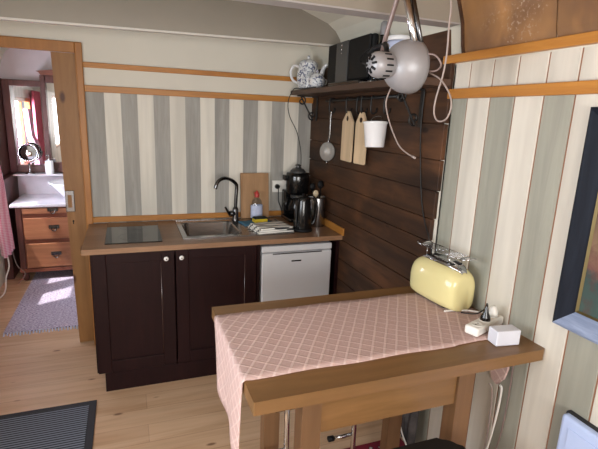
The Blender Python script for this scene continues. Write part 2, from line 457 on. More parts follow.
def wall_with_hole(axis, c0, c1, a0, a1, z1, holes, m):
    bm = bmesh.new(); holes = sorted(holes); cur = a0
    def put(p, q, lo, hi):
        if axis == 'x': bx(bm, c0, c1, p, q, lo, hi)
        else: bx(bm, p, q, c0, c1, lo, hi)
    for (h0, h1, hz0, hz1) in holes:
        put(cur, h0, 0, z1); put(h0, h1, 0, hz0); put(h0, h1, hz1, z1); cur = h1
    put(cur, a1, 0, z1); return bm
WL = [(-3.3, -1.5, .95, 1.85), (.55, 1.55, .95, 1.75)]
struct('wall_left', wall_with_hole('x', X0 - .06, X0, YF, YB, 1.95, WL, None), M['bcream'], 'cream board wall with windows', 'wall')
WF = [(-2.1, -.4, .9, 1.95)]
struct('wall_front', wall_with_hole('y', YF - .06, YF, X0, 0, 2.45, WF, None), M['bcream'], 'cream wall behind the camera', 'wall')
struct('wall_far', box(X0, 0, YB, YB + .06, 0, 2.45), M['lilac'], 'lilac grey bathroom wall', 'wall')
def window(n, axis, c, a0, a1, z0, z1):
    bm = bmesh.new(); t = .045
    def b4(p, q, lo, hi, w=.03):
        if axis == 'x': bx(bm, c - w, c + w, p, q, lo, hi, .004)
        else: bx(bm, p, q, c - w, c + w, lo, hi, .004)
    b4(a0, a1, z0, z0 + t); b4(a0, a1, z1 - t, z1); b4(a0, a0 + t, z0 + t, z1 - t); b4(a1 - t, a1, z0 + t, z1 - t)
    mid = (a0 + a1) / 2; b4(mid - .02, mid + .02, z0 + t, z1 - t, .02)
    o = struct('window_%d' % n, bm, M['framez'], 'pine framed window', 'window')
    bm = bmesh.new()
    if axis == 'x': bx(bm, c - .003, c + .003, a0 + t, a1 - t, z0 + t, z1 - t)
    else: bx(bm, a0 + t, a1 - t, c - .003, c + .003, z0 + t, z1 - t)
    obj('window_pane', bm, M['glass'], o)
window(1, 'x', X0 - .03, -3.3, -1.5, .95, 1.85)
window(2, 'x', X0 - .03, .55, 1.55, .95, 1.75)
window(3, 'y', YF - .03, -2.1, -.4, .9, 1.95)

# ceiling beams
def arc_top(y0, y1, z0, name, lab, zl=None):
    bm = bmesh.new()
    ps = [(x, z) for x, z in prof if z > z0 - .001]
    pts = [(-.04, z0), (-2.46, z0)] + ps[::-1]
    pts = [(-.04, z0)] + ps + [(-2.46, z0)]
    cl = [pts[0]]
    for p in pts[1:]:
        if (Vector(p) - Vector(cl[-1])).length > 1e-4: cl.append(p)
    if (Vector(cl[0]) - Vector(cl[-1])).length < 1e-4: cl.pop()
    if zl is not None: cl = [(x, zl) if (abs(z - z0) < 1e-6 and x < -2) else (x, z) for x, z in cl]
    prism(bm, cl, 'y', y0, y1)
    struct(name, bm, M['beam'], lab, 'beam')
arc_top(-.508, -.475, 2.106, 'trim_1', 'grey painted cross beam nearer the doorway wall', 2.068)
arc_top(-1.645, -1.555, 2.056, 'trim_2', 'grey painted cross beam over the shelf end')
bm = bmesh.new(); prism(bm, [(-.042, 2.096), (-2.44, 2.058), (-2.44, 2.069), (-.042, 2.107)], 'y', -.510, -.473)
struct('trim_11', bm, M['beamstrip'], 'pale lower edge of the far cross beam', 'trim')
struct('trim_12', box(-2.46, -.038, -1.643, -1.557, 2.050, 2.058, .001), M['beamunder'], 'underside of the nearer cross beam, coloured in its lit tone', 'trim')  # separate pale board carries the painted-in light of the underside
# veneer on the curved flank, nearer than the beam
vp = [(-.001, 1.937)] + [(x - .002, z - .002) for x, z in prof[1:9]]
bm = strip_along_y(vp, -2.095, -1.646, .006, 1)
b2 = strip_along_y(vp, YF, -2.10, .006, 1)
me = bpy.data.meshes.new('t'); b2.to_mesh(me); bm.from_mesh(me); b2.free(); bpy.data.meshes.remove(me)
struct('wall_right_upper', bm, M['veneer'], 'worn brown veneer above the golden rail', 'wall')
bm = strip_along_y([(x - .006, z) for x, z in vp], -1.656, -1.645, .010, 1)
struct('trim_3', bm, M['plank'], 'brown edging strip of the veneer', 'trim')

# golden rails
struct('trim_4', box(-1.577, 0, -.02, 0, 1.905, 1.937, .003), M['trimx'], 'upper golden rail on the back wall', 'trim')
struct('trim_5', box(-1.577, 0, -.02, 0, 1.758, 1.798, .003), M['trimx'], 'lower golden rail on the back wall', 'trim')
struct('trim_6', box(-.026, 0, YF, -1.535, 1.905, 1.939, .003), M['trimy'], 'upper golden rail on the board wall', 'trim')
struct('trim_7', box(-.024, 0, YF, -1.588, 1.758, 1.798, .003), M['trimy'], 'lower golden rail on the board wall', 'trim')
struct('trim_8', box(-1.577, -.02, -.018, 0, .905, .943, .003), M['trimx'], 'golden strip behind the worktop', 'trim')
struct('trim_9', box(-.036, -.0235, -.685, -.02, .903, .953, .003), M['trimy'], 'golden strip beside the worktop', 'trim')
# door frame
bm = bmesh.new()
bx(bm, -1.618, -1.577, -.022, 0, 0, 2.05, .005)
bx(bm, -2.44, -1.618, -.022, 0, 1.985, 2.05, .005)
bx(bm, -2.44, -2.40, -.022, 0, 0, 1.985, .005)
bx(bm, -1.622, -1.614, 0, .06, 0, 2.0)
struct('trim_10', bm, M['framez'], 'orange pine frame around the doorway', 'trim')
# sliding door leaf standing mostly open
bm = bmesh.new()
prism(bm, [(-1.722, .003), (-1.20, .003), (-1.20, 1.99), (-1.762, 1.99)], 'y', .062, .09)
door = struct('door_1', bm, M['leaf'], 'old pine sliding door leaf', 'door')
dx = -.012
bm = bmesh.new(); bx(bm, -1.732 + dx, -1.676 + dx, .057, .063, .97, 1.115, .004)
pl = obj('flush_pull', bm, M['steel'], door); pl['label'] = 'steel flush pull with latch opening'
bm = bmesh.new(); bx(bm, -1.717 + dx, -1.693 + dx, .055, .058, 1.0, 1.085, .002)
obj('latch_opening', bm, M['leaf'], pl)
bm = bmesh.new(); lathe(bm, [(0, 0), (.006, 0), (.006, .003), (0, .003)], 10, T(-1.693 + dx, .062, .905) @ Matrix.Rotation(PI / 2, 4, 'X')); bx(bm, -1.6955 + dx, -1.6905 + dx, .058, .062, .885, .905)
obj('keyhole', bm, M['blackmatt'], door)

# ------------------------------------------------------------ kitchen run
kc = thing('kitchen_cabinet', 'dark brown two-door base cabinet under the sink worktop', 'cabinet', (-1.07, -.33, 0))
bm = bmesh.new()
bx(bm, -1.565, -1.545, -.615, -.02, .12, .868); bx(bm, -1.522, -1.50, -.615, -.02, .0, .12); bx(bm, -.60, -.582, -.635, -.02, 0, .868)
bx(bm, -1.545, -.60, -.615, -.02, .12, .138); bx(bm, -1.545, -.60, -.03, -.02, .138, .868)
bx(bm, -1.118, -1.102, -.60, -.03, .138, .70)
obj('carcass', bm, M['cab'], kc)
obj('plinth', box(-1.522, -.60, -.633, -.618, 0, .12, .001), M['cab'], kc)
obj('front_rail', box(-1.545, -.60, -.613, -.60, .83, .868), M['cab'], kc)
def shaker(x0, x1, z0, z1, kx):
    bm = bmesh.new(); s = .075
    yf, yb = -.640, -.618
    bx(bm, x0, x0 + s, yf, yb, z0, z1, .0035); bx(bm, x1 - s, x1, yf, yb, z0, z1, .0035)
    bx(bm, x0 + s, x1 - s, yf, yb, z0, z0 + s, .002); bx(bm, x0 + s, x1 - s, yf, yb, z1 - s * .8, z1, .002)
    bx(bm, x0 + s - .004, x1 - s + .004, yf + .009, yb, z0 + s - .004, z1 - s * .8 + .004)
    d = obj('door', bm, M['cab'], kc)
    bm = bmesh.new(); tube(bm, [(x1 - s - .0015, yf + .003, z0 + s), (x1 - s - .0015, yf + .003, z1 - s * .8)], .0032, 10); obj('highlight_bead', bm, M['cabgloss'], d)  # thin tube added along the panel edge to catch a highlight
    bm = bmesh.new()
    lathe(bm, [(0, .026), (.009, .025), (.0145, .018), (.013, .011), (.006, .007), (.006, 0)], 16, T(kx, yf, .818) @ Matrix.Rotation(PI / 2, 4, 'X'))
    k = obj('knob', bm, M['knobw'], d); k['label'] = 'white ceramic knob with a dark dot'
    bm = bmesh.new(); lathe(bm, [(0, .0275), (.004, .027), (.0045, .0245)], 10, T(kx, yf, .818) @ Matrix.Rotation(PI / 2, 4, 'X'))
    obj('screw_dot', bm, M['darksteel'], d)
shaker(-1.557, -1.108, .125, .865, -1.155)
shaker(-1.100, -.604, .125, .865, -1.068)

# worktop with a cut-out for the bowl
bm = bmesh.new(); z0, z1 = .870, .900
bx(bm, -1.602, -1.02, -.661, -.018, z0, z1); bx(bm, -.66, -.0235, -.661, -.018, z0, z1)
bx(bm, -1.02, -.66, -.661, -.50, z0, z1); bx(bm, -1.02, -.66, -.12, -.018, z0, z1)
tag(obj('worktop', bm, M['worktop']), 'oak laminate worktop carrying hob and sink', 'worktop')

hb = obj('ceramic_hob', box(-1.487, -1.168, -.573, -.045, .9, .906, .002), M['hob'])
tag(hb, 'black glass two-zone hob set in the worktop left of the sink', 'hob')
bm = bmesh.new()
for yy in (-.18, -.43):
    for k in range(1): 
        n = 32
        for a, r0, r1 in ((0, .082, .0835),):
            vs0 = [bm.verts.new((-1.33 + r0 * math.cos(2 * PI * i / n), yy + r0 * math.sin(2 * PI * i / n), .9063)) for i in range(n)]
            vs1 = [bm.verts.new((-1.33 + r1 * math.cos(2 * PI * i / n), yy + r1 * math.sin(2 * PI * i / n), .9063)) for i in range(n)]
            for i in range(n): bm.faces.new((vs0[i], vs0[(i + 1) % n], vs1[(i + 1) % n], vs1[i]))
obj('cooking_zone_rings', bm, M['greyconsole'], hb)

# sink
sk = thing('kitchen_sink', 'stainless inset sink with drainer in the oak worktop', 'sink', (-.69, -.3, .9))
bm = bmesh.new()
def ring_rect(x0, x1, y0, y1, r, z, n=5):
    out = []
    for cx, cy, a0 in ((x1 - r, y1 - r, 0), (x0 + r, y1 - r, PI / 2), (x0 + r, y0 + r, PI), (x1 - r, y0 + r, 1.5 * PI)):
        for k in range(n + 1):
            a = a0 + PI / 2 * k / n; out.append(bm.verts.new((cx + r * math.cos(a), cy + r * math.sin(a), z)))
    return out
def bridge(a, b):
    n = len(a)
    for i in range(n):
        f = bm.faces.new((a[i], a[(i + 1) % n], b[(i + 1) % n], b[i])); f.smooth = True
A = ring_rect(-1.015, -.665, -.495, -.125, .06, .904)
B = ring_rect(-1.009, -.671, -.489, -.131, .055, .897)
Cc = ring_rect(-.995, -.685, -.475, -.145, .05, .77)
D_ = ring_rect(-.965, -.715, -.445, -.175, .04, .752)
bridge(A, B); bridge(B, Cc); bridge(Cc, D_); bm.faces.new(D_)
obj('bowl', bm, M['steel'], sk)
bm = bmesh.new()
t_, zt = .9005, .9045
bx(bm, -1.047, -1.015, -.557, -.055, t_, zt); bx(bm, -.665, -.325, -.557, -.055, t_, zt)
bx(bm, -1.015, -.665, -.557, -.495, t_, zt); bx(bm, -1.015, -.665, -.125, -.055, t_, zt)
for (u0, u1, v0, v1) in ((-1.047, -1.041, -.557, -.055), (-.331, -.325, -.557, -.055), (-1.041, -.331, -.557, -.551), (-1.041, -.331, -.061, -.055)):
    bx(bm, u0, u1, v0, v1, zt, zt + .004, .001)
obj('rim', bm, M['steel'], sk)
bm = bmesh.new()
for k in range(6): bx(bm, -.61, -.36, -.45 + k * .055, -.444 + k * .055, zt, zt + .003, .001)
obj('drainer_ridges', bm, M['steel'], sk)
bm = bmesh.new(); lathe(bm, [(0, .756), (.03, .756), (.036, .7535), (.036, .752)], 20, T(-.84, -.31, 0)); obj('drain', bm, M['darksteel'], sk)

fa = thing('kitchen_faucet', 'dark chrome lever mixer tap behind the sink bowl', 'faucet', (-.62, -.10, .904))
bm = bmesh.new(); lathe(bm, [(.027, .9045), (.027, .912), (.023, .918), (.022, .985), (.015, 1.0), (.012, 1.0)], 20, T(-.622, -.10, 0)); obj('base', bm, M['darksteel'], fa)
bm = bmesh.new()
tube(bm, smooth_path([(-.622, -.10, .99), (-.618, -.10, 1.08), (-.614, -.10, 1.145), (-.622, -.105, 1.172), (-.66, -.13, 1.202), (-.715, -.18, 1.222), (-.76, -.21, 1.212), (-.782, -.22, 1.185), (-.79, -.222, 1.155)], 5), .0125, 12)
obj('spout', bm, M['darksteel'], fa)
bm = bmesh.new(); tube(bm, [(-.622, -.10, .955), (-.668, -.115, .955)], .021, 14); tube(bm, [(-.668, -.115, .955), (-.69, -.13, .985), (-.705, -.15, 1.01)], [.012, .008, .007], 10)
obj('lever', bm, M['darksteel'], fa)

# fridge
fr = thing('fridge', 'small white undercounter fridge beside the dark cabinet', 'fridge', (-.33, -.34, 0))
obj('body', box(-.570, -.088, -.60, -.04, .012, .80, .004), M['fridge'], fr)
obj('lid', box(-.572, -.086, -.642, -.04, .806, .848, .008), M['fridge'], fr)
dr = obj('door', box(-.570, -.088, -.642, -.603, .03, .802, .008), M['fridge'], fr)
bm = bmesh.new(); bx(bm, -.372, -.303, -.6435, -.6415, .737, .747, .001); o = obj('badge', bm, M['blackmatt'], dr); o['label'] = 'small dark maker badge'
bm = bmesh.new(); bx(bm, -.50, -.16, -.6445, -.6415, .792, .80, .001); obj('handle_recess', bm, M['greyconsole'], dr)
for xx in (-.54, -.12):
    for yy in (-.57, -.08):
        bm = bmesh.new(); lathe(bm, [(0, 0), (.016, 0), (.016, .013), (0, .013)], 12, T(xx, yy, 0)); obj('foot', bm, M['blackmatt'], fr)
# dark strip standing in for the shaded gap by the wall
tag(obj('gap_shade', box(-.045, -.0235, -.62, -.03, 0, .868), M['cab']), 'dark strip standing for the shade between fridge and plank wall', 'panel')

# ------------------------------------------------------------ worktop items
cb = thing('chopping_board', 'large oak chopping board leaning on the striped wall behind the tap', 'chopping board', (-.465, -.05, .905))
bm = bmesh.new(); bx(bm, -.108, .108, -.009, .009, 0, .335, .004)
o = obj('board', bm, M['oakboard'], cb, local=True)
cb.rotation_euler = (R(-6), 0, 0); cb.location = (-.466, -.066, .905)

sb = thing('dish_soap_bottle', 'clear washing-up liquid bottle with red cap and pale label', 'bottle', (-.467, -.115, .9045))
bm = bmesh.new(); lathe(bm, [(0, 0), (.04, 0), (.044, .008), (.044, .10), (.036, .14), (.018, .165), (.014, .17), (0, .17)], 20, sy=.6); obj('bottle', bm, M['clearp'], sb, local=True)
bm = bmesh.new(); lathe(bm, [(.0445, .015), (.0452, .02), (.0452, .105), (.0445, .11)], 20, sy=.62); obj('label_wrap', bm, M['label'], sb, local=True)
bm = bmesh.new(); lathe(bm, [(.016, .168), (.018, .178), (.016, .20), (.009, .205), (.008, .214), (0, .216)], 16); bx(bm, -.022, .004, -.007, .007, .195, .205, .003); obj('cap', bm, M['redp'], sb, local=True)

bm = bmesh.new()
n = 8
vs = [[None] * (n + 1) for _ in range(n + 1)]
def cloth_patch(bm, c, ang, w, d, z, th, wob, n=10):
    ca, sa = math.cos(ang), math.sin(ang); top = []; bot = []
    for i in range(n + 1):
        rt = []; rb = []
        for j in range(n + 1):
            u = (i / n - .5) * w; v = (j / n - .5) * d
            x = c[0] + u * ca - v * sa; y = c[1] + u * sa + v * ca
            h = wob * (math.sin(u * 60 + v * 33) + math.sin(v * 71 - u * 20)) * .5 + wob
            rt.append(bm.verts.new((x, y, z + th + h))); rb.append(bm.verts.new((x, y, z)))
        top.append(rt); bot.append(rb)
    for i in range(n):
        for j in range(n):
            f = bm.faces.new((top[i][j], top[i + 1][j], top[i + 1][j + 1], top[i][j + 1])); f.smooth = True
            bm.faces.new((bot[i][j], bot[i][j + 1], bot[i + 1][j + 1], bot[i + 1][j]))
    for i in range(n):
        bm.faces.new((top[i][0], bot[i][0], bot[i + 1][0], top[i + 1][0])); bm.faces.new((top[i][n], top[i + 1][n], bot[i + 1][n], bot[i][n]))
        bm.faces.new((top[0][i], top[0][i + 1], bot[0][i + 1], bot[0][i])); bm.faces.new((top[n][i], bot[n][i], bot[n][i + 1], top[n][i + 1]))
bm.free(); bm = bmesh.new(); cloth_patch(bm, (-.50, -.225), R(8), .22, .13, .9065, .004, .0015)
tag(obj('cleaning_cloth', bm, M['bluecloth']), 'flat blue cleaning cloth under the sponge on the drainer', 'cloth')
sp_ = thing('sponge', 'yellow kitchen sponge with dark scouring top on the blue cloth', 'sponge', (-.475, -.235, .9145), R(6))
bm = bmesh.new(); bx(bm, -.048, .048, -.032, .032, 0, .026, .004); obj('foam', bm, M['yellow'], sp_, local=True)
bm = bmesh.new(); bx(bm, -.048, .048, -.032, .032, .026, .036, .003); obj('scouring_layer', bm, M['scour'], sp_, local=True)
bm = bmesh.new()
for k in range(3): cloth_patch(bm, (-.455 + k * .006, -.435 + k * .008), R(7 + k), .25 - k * .008, .20 - k * .01, .908 + k * .0095, .0045, .0022, 14)
tag(obj('tea_towel', bm, M['towel']), 'folded white tea towel with dark stripes on the drainer', 'towel')

# socket
so = thing('wall_socket', 'white double socket on the striped wall beside the coffee maker', 'socket', (-.245, 0, 1.13))
obj('plate', box(-.318, -.172, -.010, 0, 1.088, 1.178, .003), M['whitep'], so)
for xx in (-.282, -.208):
    bm = bmesh.new(); lathe(bm, [(0, .0105), (.018, .0105), (.021, .012), (.021, .009)], 18, T(xx, 0, 1.133) @ Matrix.Rotation(PI / 2, 4, 'X')); obj('socket_well', bm, M['whitep'], so)

# coffee maker
cm = thing('coffee_maker', 'black filter coffee maker with grey lid in the worktop corner', 'coffee maker', (-.168, -.15, .9))
bm = bmesh.new(); bx(bm, -.09, .09, -.10, .10, 0, .03, .01); obj('base', bm, M['blackplastic'], cm, local=True)
bm = bmesh.new(); bx(bm, -.088, .088, .03, .10, .03, .22, .01); obj('column', bm, M['blackplastic'], cm, local=True)
bm = bmesh.new(); lathe(bm, [(0, .20), (.078, .20), (.085, .215), (.087, .33), (.082, .355), (0, .36)], 28); obj('filter_housing', bm, M['blackplastic'], cm, local=True)
bm = bmesh.new(); lathe(bm, [(.058, .357), (.056, .370), (.040, .385), (.02, .39), (.016, .40), (.022, .412), (0, .42)], 24); obj('lid', bm, M['greyconsole'], cm, local=True)
bm = bmesh.new(); lathe(bm, [(0, .032), (.05, .032), (.068, .06), (.07, .11), (.05, .16), (.045, .175), (0, .176)], 24, T(0, -.02, 0)); ca = obj('carafe', bm, M['blackplastic'], cm, local=True)
bm = bmesh.new(); lathe(bm, [(.052, .170), (.055, .178), (.055, .197), (0, .199)], 24, T(0, -.02, 0)); obj('collar', bm, M['greyconsole'], cm, local=True)
bm = bmesh.new(); tube(bm, smooth_path([(-.05, -.03, .165), (-.095, -.045, .15), (-.10, -.045, .10), (-.068, -.035, .07)]), .007, 8); obj('carafe_handle', bm, M['blackplastic'], cm, local=True)
bm = bmesh.new(); bx(bm, -.112, -.085, -.03, .02, .30, .34, .006); obj('lid_tab', bm, M['blackplastic'], cm, local=True)

bm = bmesh.new()
tube(bm, smooth_path([(-.282, -.012, 1.133), (-.282, -.05, 1.133), (-.284, -.058, 1.10), (-.28, -.058, 1.03), (-.262, -.05, .985), (-.25, -.045, .95), (-.245, -.04, .915)], 6), .004, 8)
pg = obj('coffee_maker_cable', bm, M['cable_k'], cm)
bm = bmesh.new(); lathe(bm, [(0, 0), (.019, 0), (.019, .02), (.012, .035), (.006, .045), (0, .046)], 16, T(-.282, -.0115, 1.133) @ Matrix.Rotation(PI / 2, 4, 'X')); obj('plug', bm, M['blackplastic'], pg)

# kettle
kt = thing('electric_kettle', 'glossy black electric kettle in front of the coffee maker', 'kettle', (-.243, -.48, .9))
kt.scale = (.93, .93, 1.0)
bm = bmesh.new(); lathe(bm, [(0, 0), (.072, 0), (.074, .014), (.068, .02)], 28); obj('base', bm, M['blackmatt'], kt, local=True)
bm = bmesh.new(); lathe(bm, [(.066, .018), (.068, .03), (.062, .12), (.054, .20), (.050, .225), (.044, .236), (.02, .243), (0, .244)], 28); obj('body', bm, M['blackplastic'], kt, local=True)
bm = bmesh.new(); prism(bm, [(-.045, .205), (-.078, .232), (-.045, .232)], 'y', -.015, .015); obj('spout', bm, M['blackplastic'], kt, local=True)
bm = bmesh.new(); tube(bm, smooth_path([(.035, -.01, .235), (.07, -.02, .232), (.092, -.025, .19), (.095, -.025, .12), (.082, -.022, .06), (.06, -.015, .05)], 6), [.011] * 31, 10); obj('handle', bm, M['blackplastic'], kt, local=True)
bm = bmesh.new(); lathe(bm, [(0, 0), (.01, 0), (.01, .012), (0, .013)], 12, T(0, 0, .243)); obj('lid_knob', bm, M['blackmatt'], kt, local=True)
bm = bmesh.new(); bx(bm, -.0665, -.060, -.036, -.028, .05, .18, .001)
obj('water_gauge', bm, M['greyconsole'], kt, local=True)

# utensil jar
uj = thing('utensil_jar', 'brushed steel utensil jar standing behind the kettle by the plank wall', 'jar', (-.086, -.36, .9))
bm = bmesh.new(); lathe(bm, [(0, 0), (.054, 0), (.056, .005), (.056, .20), (.054, .21), (.051, .21), (.051, .01), (0, .008)], 28); obj('jar', bm, M['steel'], uj, local=True)
def utensil(name, label, x, y, lean, h, head, m, cat='spoon'):
    bm = bmesh.new()
    px, py = x + lean[0], y + lean[1]
    tube(bm, [(x, y, .915), (px, py, .915 + h)], .005, 8)
    g = bmesh.new()
    lathe(bm, [(0, 0), (head * .6, .008), (head, head * 1.1), (head * .7, head * 2.1), (0, head * 2.4)], 14, T(px, py, .91 + h), sy=.5)
    g.free()
    return tag(obj(name, bm, m), label, cat)
utensil('serving_spoon', 'cream patterned spoon sticking out of the steel utensil jar', -.103, -.372, (-.012, -.012), .20, .022, M['creamplug'])
utensil('ladle', 'black kitchen ladle standing upright in the steel utensil jar', -.073, -.348, (.012, .012), .25, .026, M['blackmatt'], 'ladle')
utensil('spatula', 'black spatula leaning back in the steel utensil jar', -.099, -.345, (-.018, .018), .24, .022, M['blackmatt'], 'spatula')

# ------------------------------------------------------------ shelf
sh = thing('wall_shelf', 'dark wooden shelf on scrolled iron brackets on the plank wall', 'shelf', (-.11, -.8, 1.82))
obj('board', box(-.205, -.0235, -1.605, -.03, 1.808, 1.84, .004), M['shelfw'], sh)
def bracket(y):
    bm = bmesh.new()
    bx(bm, -.030, -.0235, y - .012, y + .012, 1.63, 1.805, .001)
    bx(bm, -.18, -.030, y - .010, y + .010, 1.799, 1.806, .001)
    pts = []
    for k in range(22):   # spiral at the front, s curve, spiral below
        a = k / 21 * 2.2 * PI; r = .008 + .026 * k / 21
        pts.append((-.145 + r * math.cos(a + 1.2), y, 1.768 + r * math.sin(a + 1.2)))
    e = pts[-1]
    pts2 = []
    for k in range(22):
        a = k / 21 * 2.2 * PI; r = .008 + .024 * k / 21
        pts2.append((-.062 - r * math.cos(a + 1.2), y, 1.668 - r * math.sin(a + 1.2)))
    tube(bm, pts + smooth_path([pts[-1], (-.11, y, 1.728), pts2[-1]], 4)[1:-1] + pts2[::-1], .0055, 6)
    return obj('bracket', bm, M['iron'], sh)
bracket(-.115); bracket(-1.41)

rail = thing('hook_rail', 'black iron rail with hooks under the wall shelf', 'rail', (-.04, -.78, 1.77))
bm = bmesh.new(); tube(bm, [(-.058, -.36, 1.768), (-.058, -1.25, 1.776)], .009, 8)
obj('bar', bm, M['iron'], rail)
for yy in (-.40, -1.22):
    bm = bmesh.new(); tube(bm, [(-.0235, yy, 1.772), (-.058, yy, 1.772)], .005, 8); lathe(bm, [(0, 0), (.018, 0), (.014, .006), (0, .007)], 12, T(-.0235, yy, 1.772) @ Matrix.Rotation(-PI / 2, 4, 'Y'))
    obj('mount', bm, M['iron'], rail)
def hook(y, z=1.77):
    bm = bmesh.new()
    p = []
    for k in range(9):
        a = PI * k / 8; p.append((-.058 + .011 * math.cos(a), y, z + .004 + .0085 * math.sin(a)))
    p = p[::1]
    p += [(-.070, y, z - .03), (-.069, y, z - .06)]
    for k in range(1, 9):
        a = PI + PI * k / 8; p.append((-.051 + .018 * math.cos(a), y, z - .063 + .018 * math.sin(a)))
    p.append((-.030, y, z - .05))
    tube(bm, p, .0048, 6)
    return obj('hook', bm, M['iron'], rail)
for yy in (-.44, -.69, -.83, -.885, -1.0, -1.14): hook(yy)

# strainer
st = thing('strainer', 'long-handled metal strainer hanging from the hook rail', 'strainer', (-.055, -.44, 1.70))
bm = bmesh.new(); tube(bm, smooth_path([(-.054, -.44, 1.705), (-.057, -.442, 1.66), (-.06, -.45, 1.55), (-.072, -.455, 1.495)], 4), [.008] * 13, 8)
obj('handle', bm, M['steel'], st)
bm = bmesh.new()
RM = T(-.075, -.455, 1.435) @ Matrix.Diagonal((1, 1, 1.25, 1)) @ Matrix.Rotation(R(58), 4, 'Z') @ Matrix.Rotation(R(-90), 4, 'Y')
lathe(bm, [(.046, 0), (.052, .003), (.050, .009), (.042, .010), (.030, .022), (0, .030)], 24, RM)
obj('bowl', bm, M['mesh'], st)
bm = bmesh.new(); tube(bm, [(-.075, -.455, 1.372), (-.075, -.455, 1.352)], .006, 8); obj('rest_lug', bm, M['steel'], st)

# beech boards
def beech(name, label, y, rotz, w, h, z0):
    t = thing(name, label, 'cutting board', (-.056, y, z0), rotz, 'beech boards on the hook rail')
    bm = bmesh.new(); hw = w / 2
    pts = [(-hw + .006, 0), (hw - .006, 0), (hw, .006), (hw, h - .065), (hw * .9, h - .055), (.018, h - .004), (.008, h), (-.008, h), (-.018, h - .004), (-hw * .9, h - .055), (-hw, h - .065), (-hw, .006)]
    prism(bm, pts, 'x', -.006, .006)
    o = obj('board', bm, M['beech'], t, local=True)
    bm = bmesh.new(); lathe(bm, [(0, 0), (.015, 0), (.015, .0012), (0, .0012)], 16, T(-.0072, 0, h - .045) @ Matrix.Rotation(PI / 2, 4, 'Y'))
    obj('hanging_hole', bm, M['plank'], t, local=True)
    return t
beech('cutting_board', 'pale beech board with pointed top, hanging beside the strainer', -.705, R(-4), .160, .305, 1.397)
beech('cutting_board', 'pale beech board with pointed top, half behind the white bucket', -.882, R(4), .115, .30, 1.397)

# bucket
bk = thing('bucket', 'small white enamel bucket hanging from the hook rail', 'bucket', (-.088, -1.055, 1.50))
bm = bmesh.new(); lathe(bm, [(0, 0), (.046, 0), (.049, .004), (.060, .115), (.064, .118), (.0645, .126), (.061, .128), (.058, .122), (.047, .008), (0, .006)], 28); obj('pail', bm, M['porcw'], bk, local=True)
bm = bmesh.new(); tube(bm, smooth_path([(0, -.06, .12), (.008, -.05, .145), (.012, .0, .155), (.008, .05, .145), (0, .06, .12)], 5), .002, 6); obj('handle', bm, M['steel'], bk, local=True)
bk.location = (-.094, -1.115, 1.512); bk.scale = (1.04, 1.04, 1.06); bk.rotation_euler = (R(-4), 0, 0)

# teapot
def knob_prof(z, r): return [(r * .5, z), (r * .45, z + .004), (r, z + .004 + r * .8), (r * .7, z + .004 + r * 1.6), (0, z + .004 + r * 2)]
tp = thing('teapot', 'large white and blue patterned teapot at the far end of the shelf', 'teapot', (-.125, -.165, 1.84), R(-50)); tp.scale = (1.14, 1.14, 1.05)
bm = bmesh.new(); lathe(bm, [(0, 0), (.046, 0), (.05, .006), (.062, .03), (.070, .07), (.068, .11), (.060, .145), (.056, .168), (.058, .172), (0, .172)], 28); obj('body', bm, M['porc'], tp, local=True)
bm = bmesh.new(); lathe(bm, [(.057, .172), (.05, .184), (.03, .195), (.012, .199)] + knob_prof(.197, .011), 24); ld = obj('lid', bm, M['porc'], tp, local=True)
bm = bmesh.new(); tube(bm, smooth_path([(-.06, 0, .15), (-.10, 0, .16), (-.125, 0, .125), (-.11, 0, .07), (-.066, 0, .045)], 6), .0085, 10); obj('handle', bm, M['porcw'], tp, local=True)
bm = bmesh.new(); tube(bm, smooth_path([(.06, 0, .06), (.09, 0, .095), (.105, 0, .14), (.13, 0, .165)], 5), [.02 - .011 * k / 15 for k in range(16)], 10); obj('spout', bm, M['porcw'], tp, local=True)
cr = thing('cream_jug', 'small white and blue patterned jug in front of the teapot', 'jug', (-.165, -.285, 1.84))
bm = bmesh.new(); lathe(bm, [(0, 0), (.024, 0), (.03, .02), (.031, .05), (.026, .075), (.029, .09), (.026, .09), (.022, .075), (.026, .05), (0, .01)], 20); obj('body', bm, M['porc'], cr, local=True)
bm = bmesh.new(); tube(bm, smooth_path([(-.028, 0, .075), (-.048, 0, .07), (-.048, 0, .04), (-.03, 0, .025)], 5), .004, 8); obj('handle', bm, M['porcw'], cr, local=True)
sg = thing('sugar_bowl', 'white and blue patterned lidded bowl between teapot and black radio', 'bowl', (-.15, -.395, 1.84))
bm = bmesh.new(); lathe(bm, [(0, 0), (.036, 0), (.05, .02), (.056, .045), (.05, .07), (.044, .078), (0, .078)], 24); obj('body', bm, M['porc'], sg, local=True)
bm = bmesh.new(); lathe(bm, [(.045, .078), (.036, .092), (.015, .10)] + knob_prof(.098, .010), 20); obj('lid', bm, M['porc'], sg, local=True)
for s in (-1, 1):
    bm = bmesh.new(); tube(bm, smooth_path([(s * .05, 0, .06), (s * .068, 0, .06), (s * .066, 0, .035), (s * .052, 0, .03)], 4), .004, 8); obj('handle', bm, M['porcw'], sg, local=True)

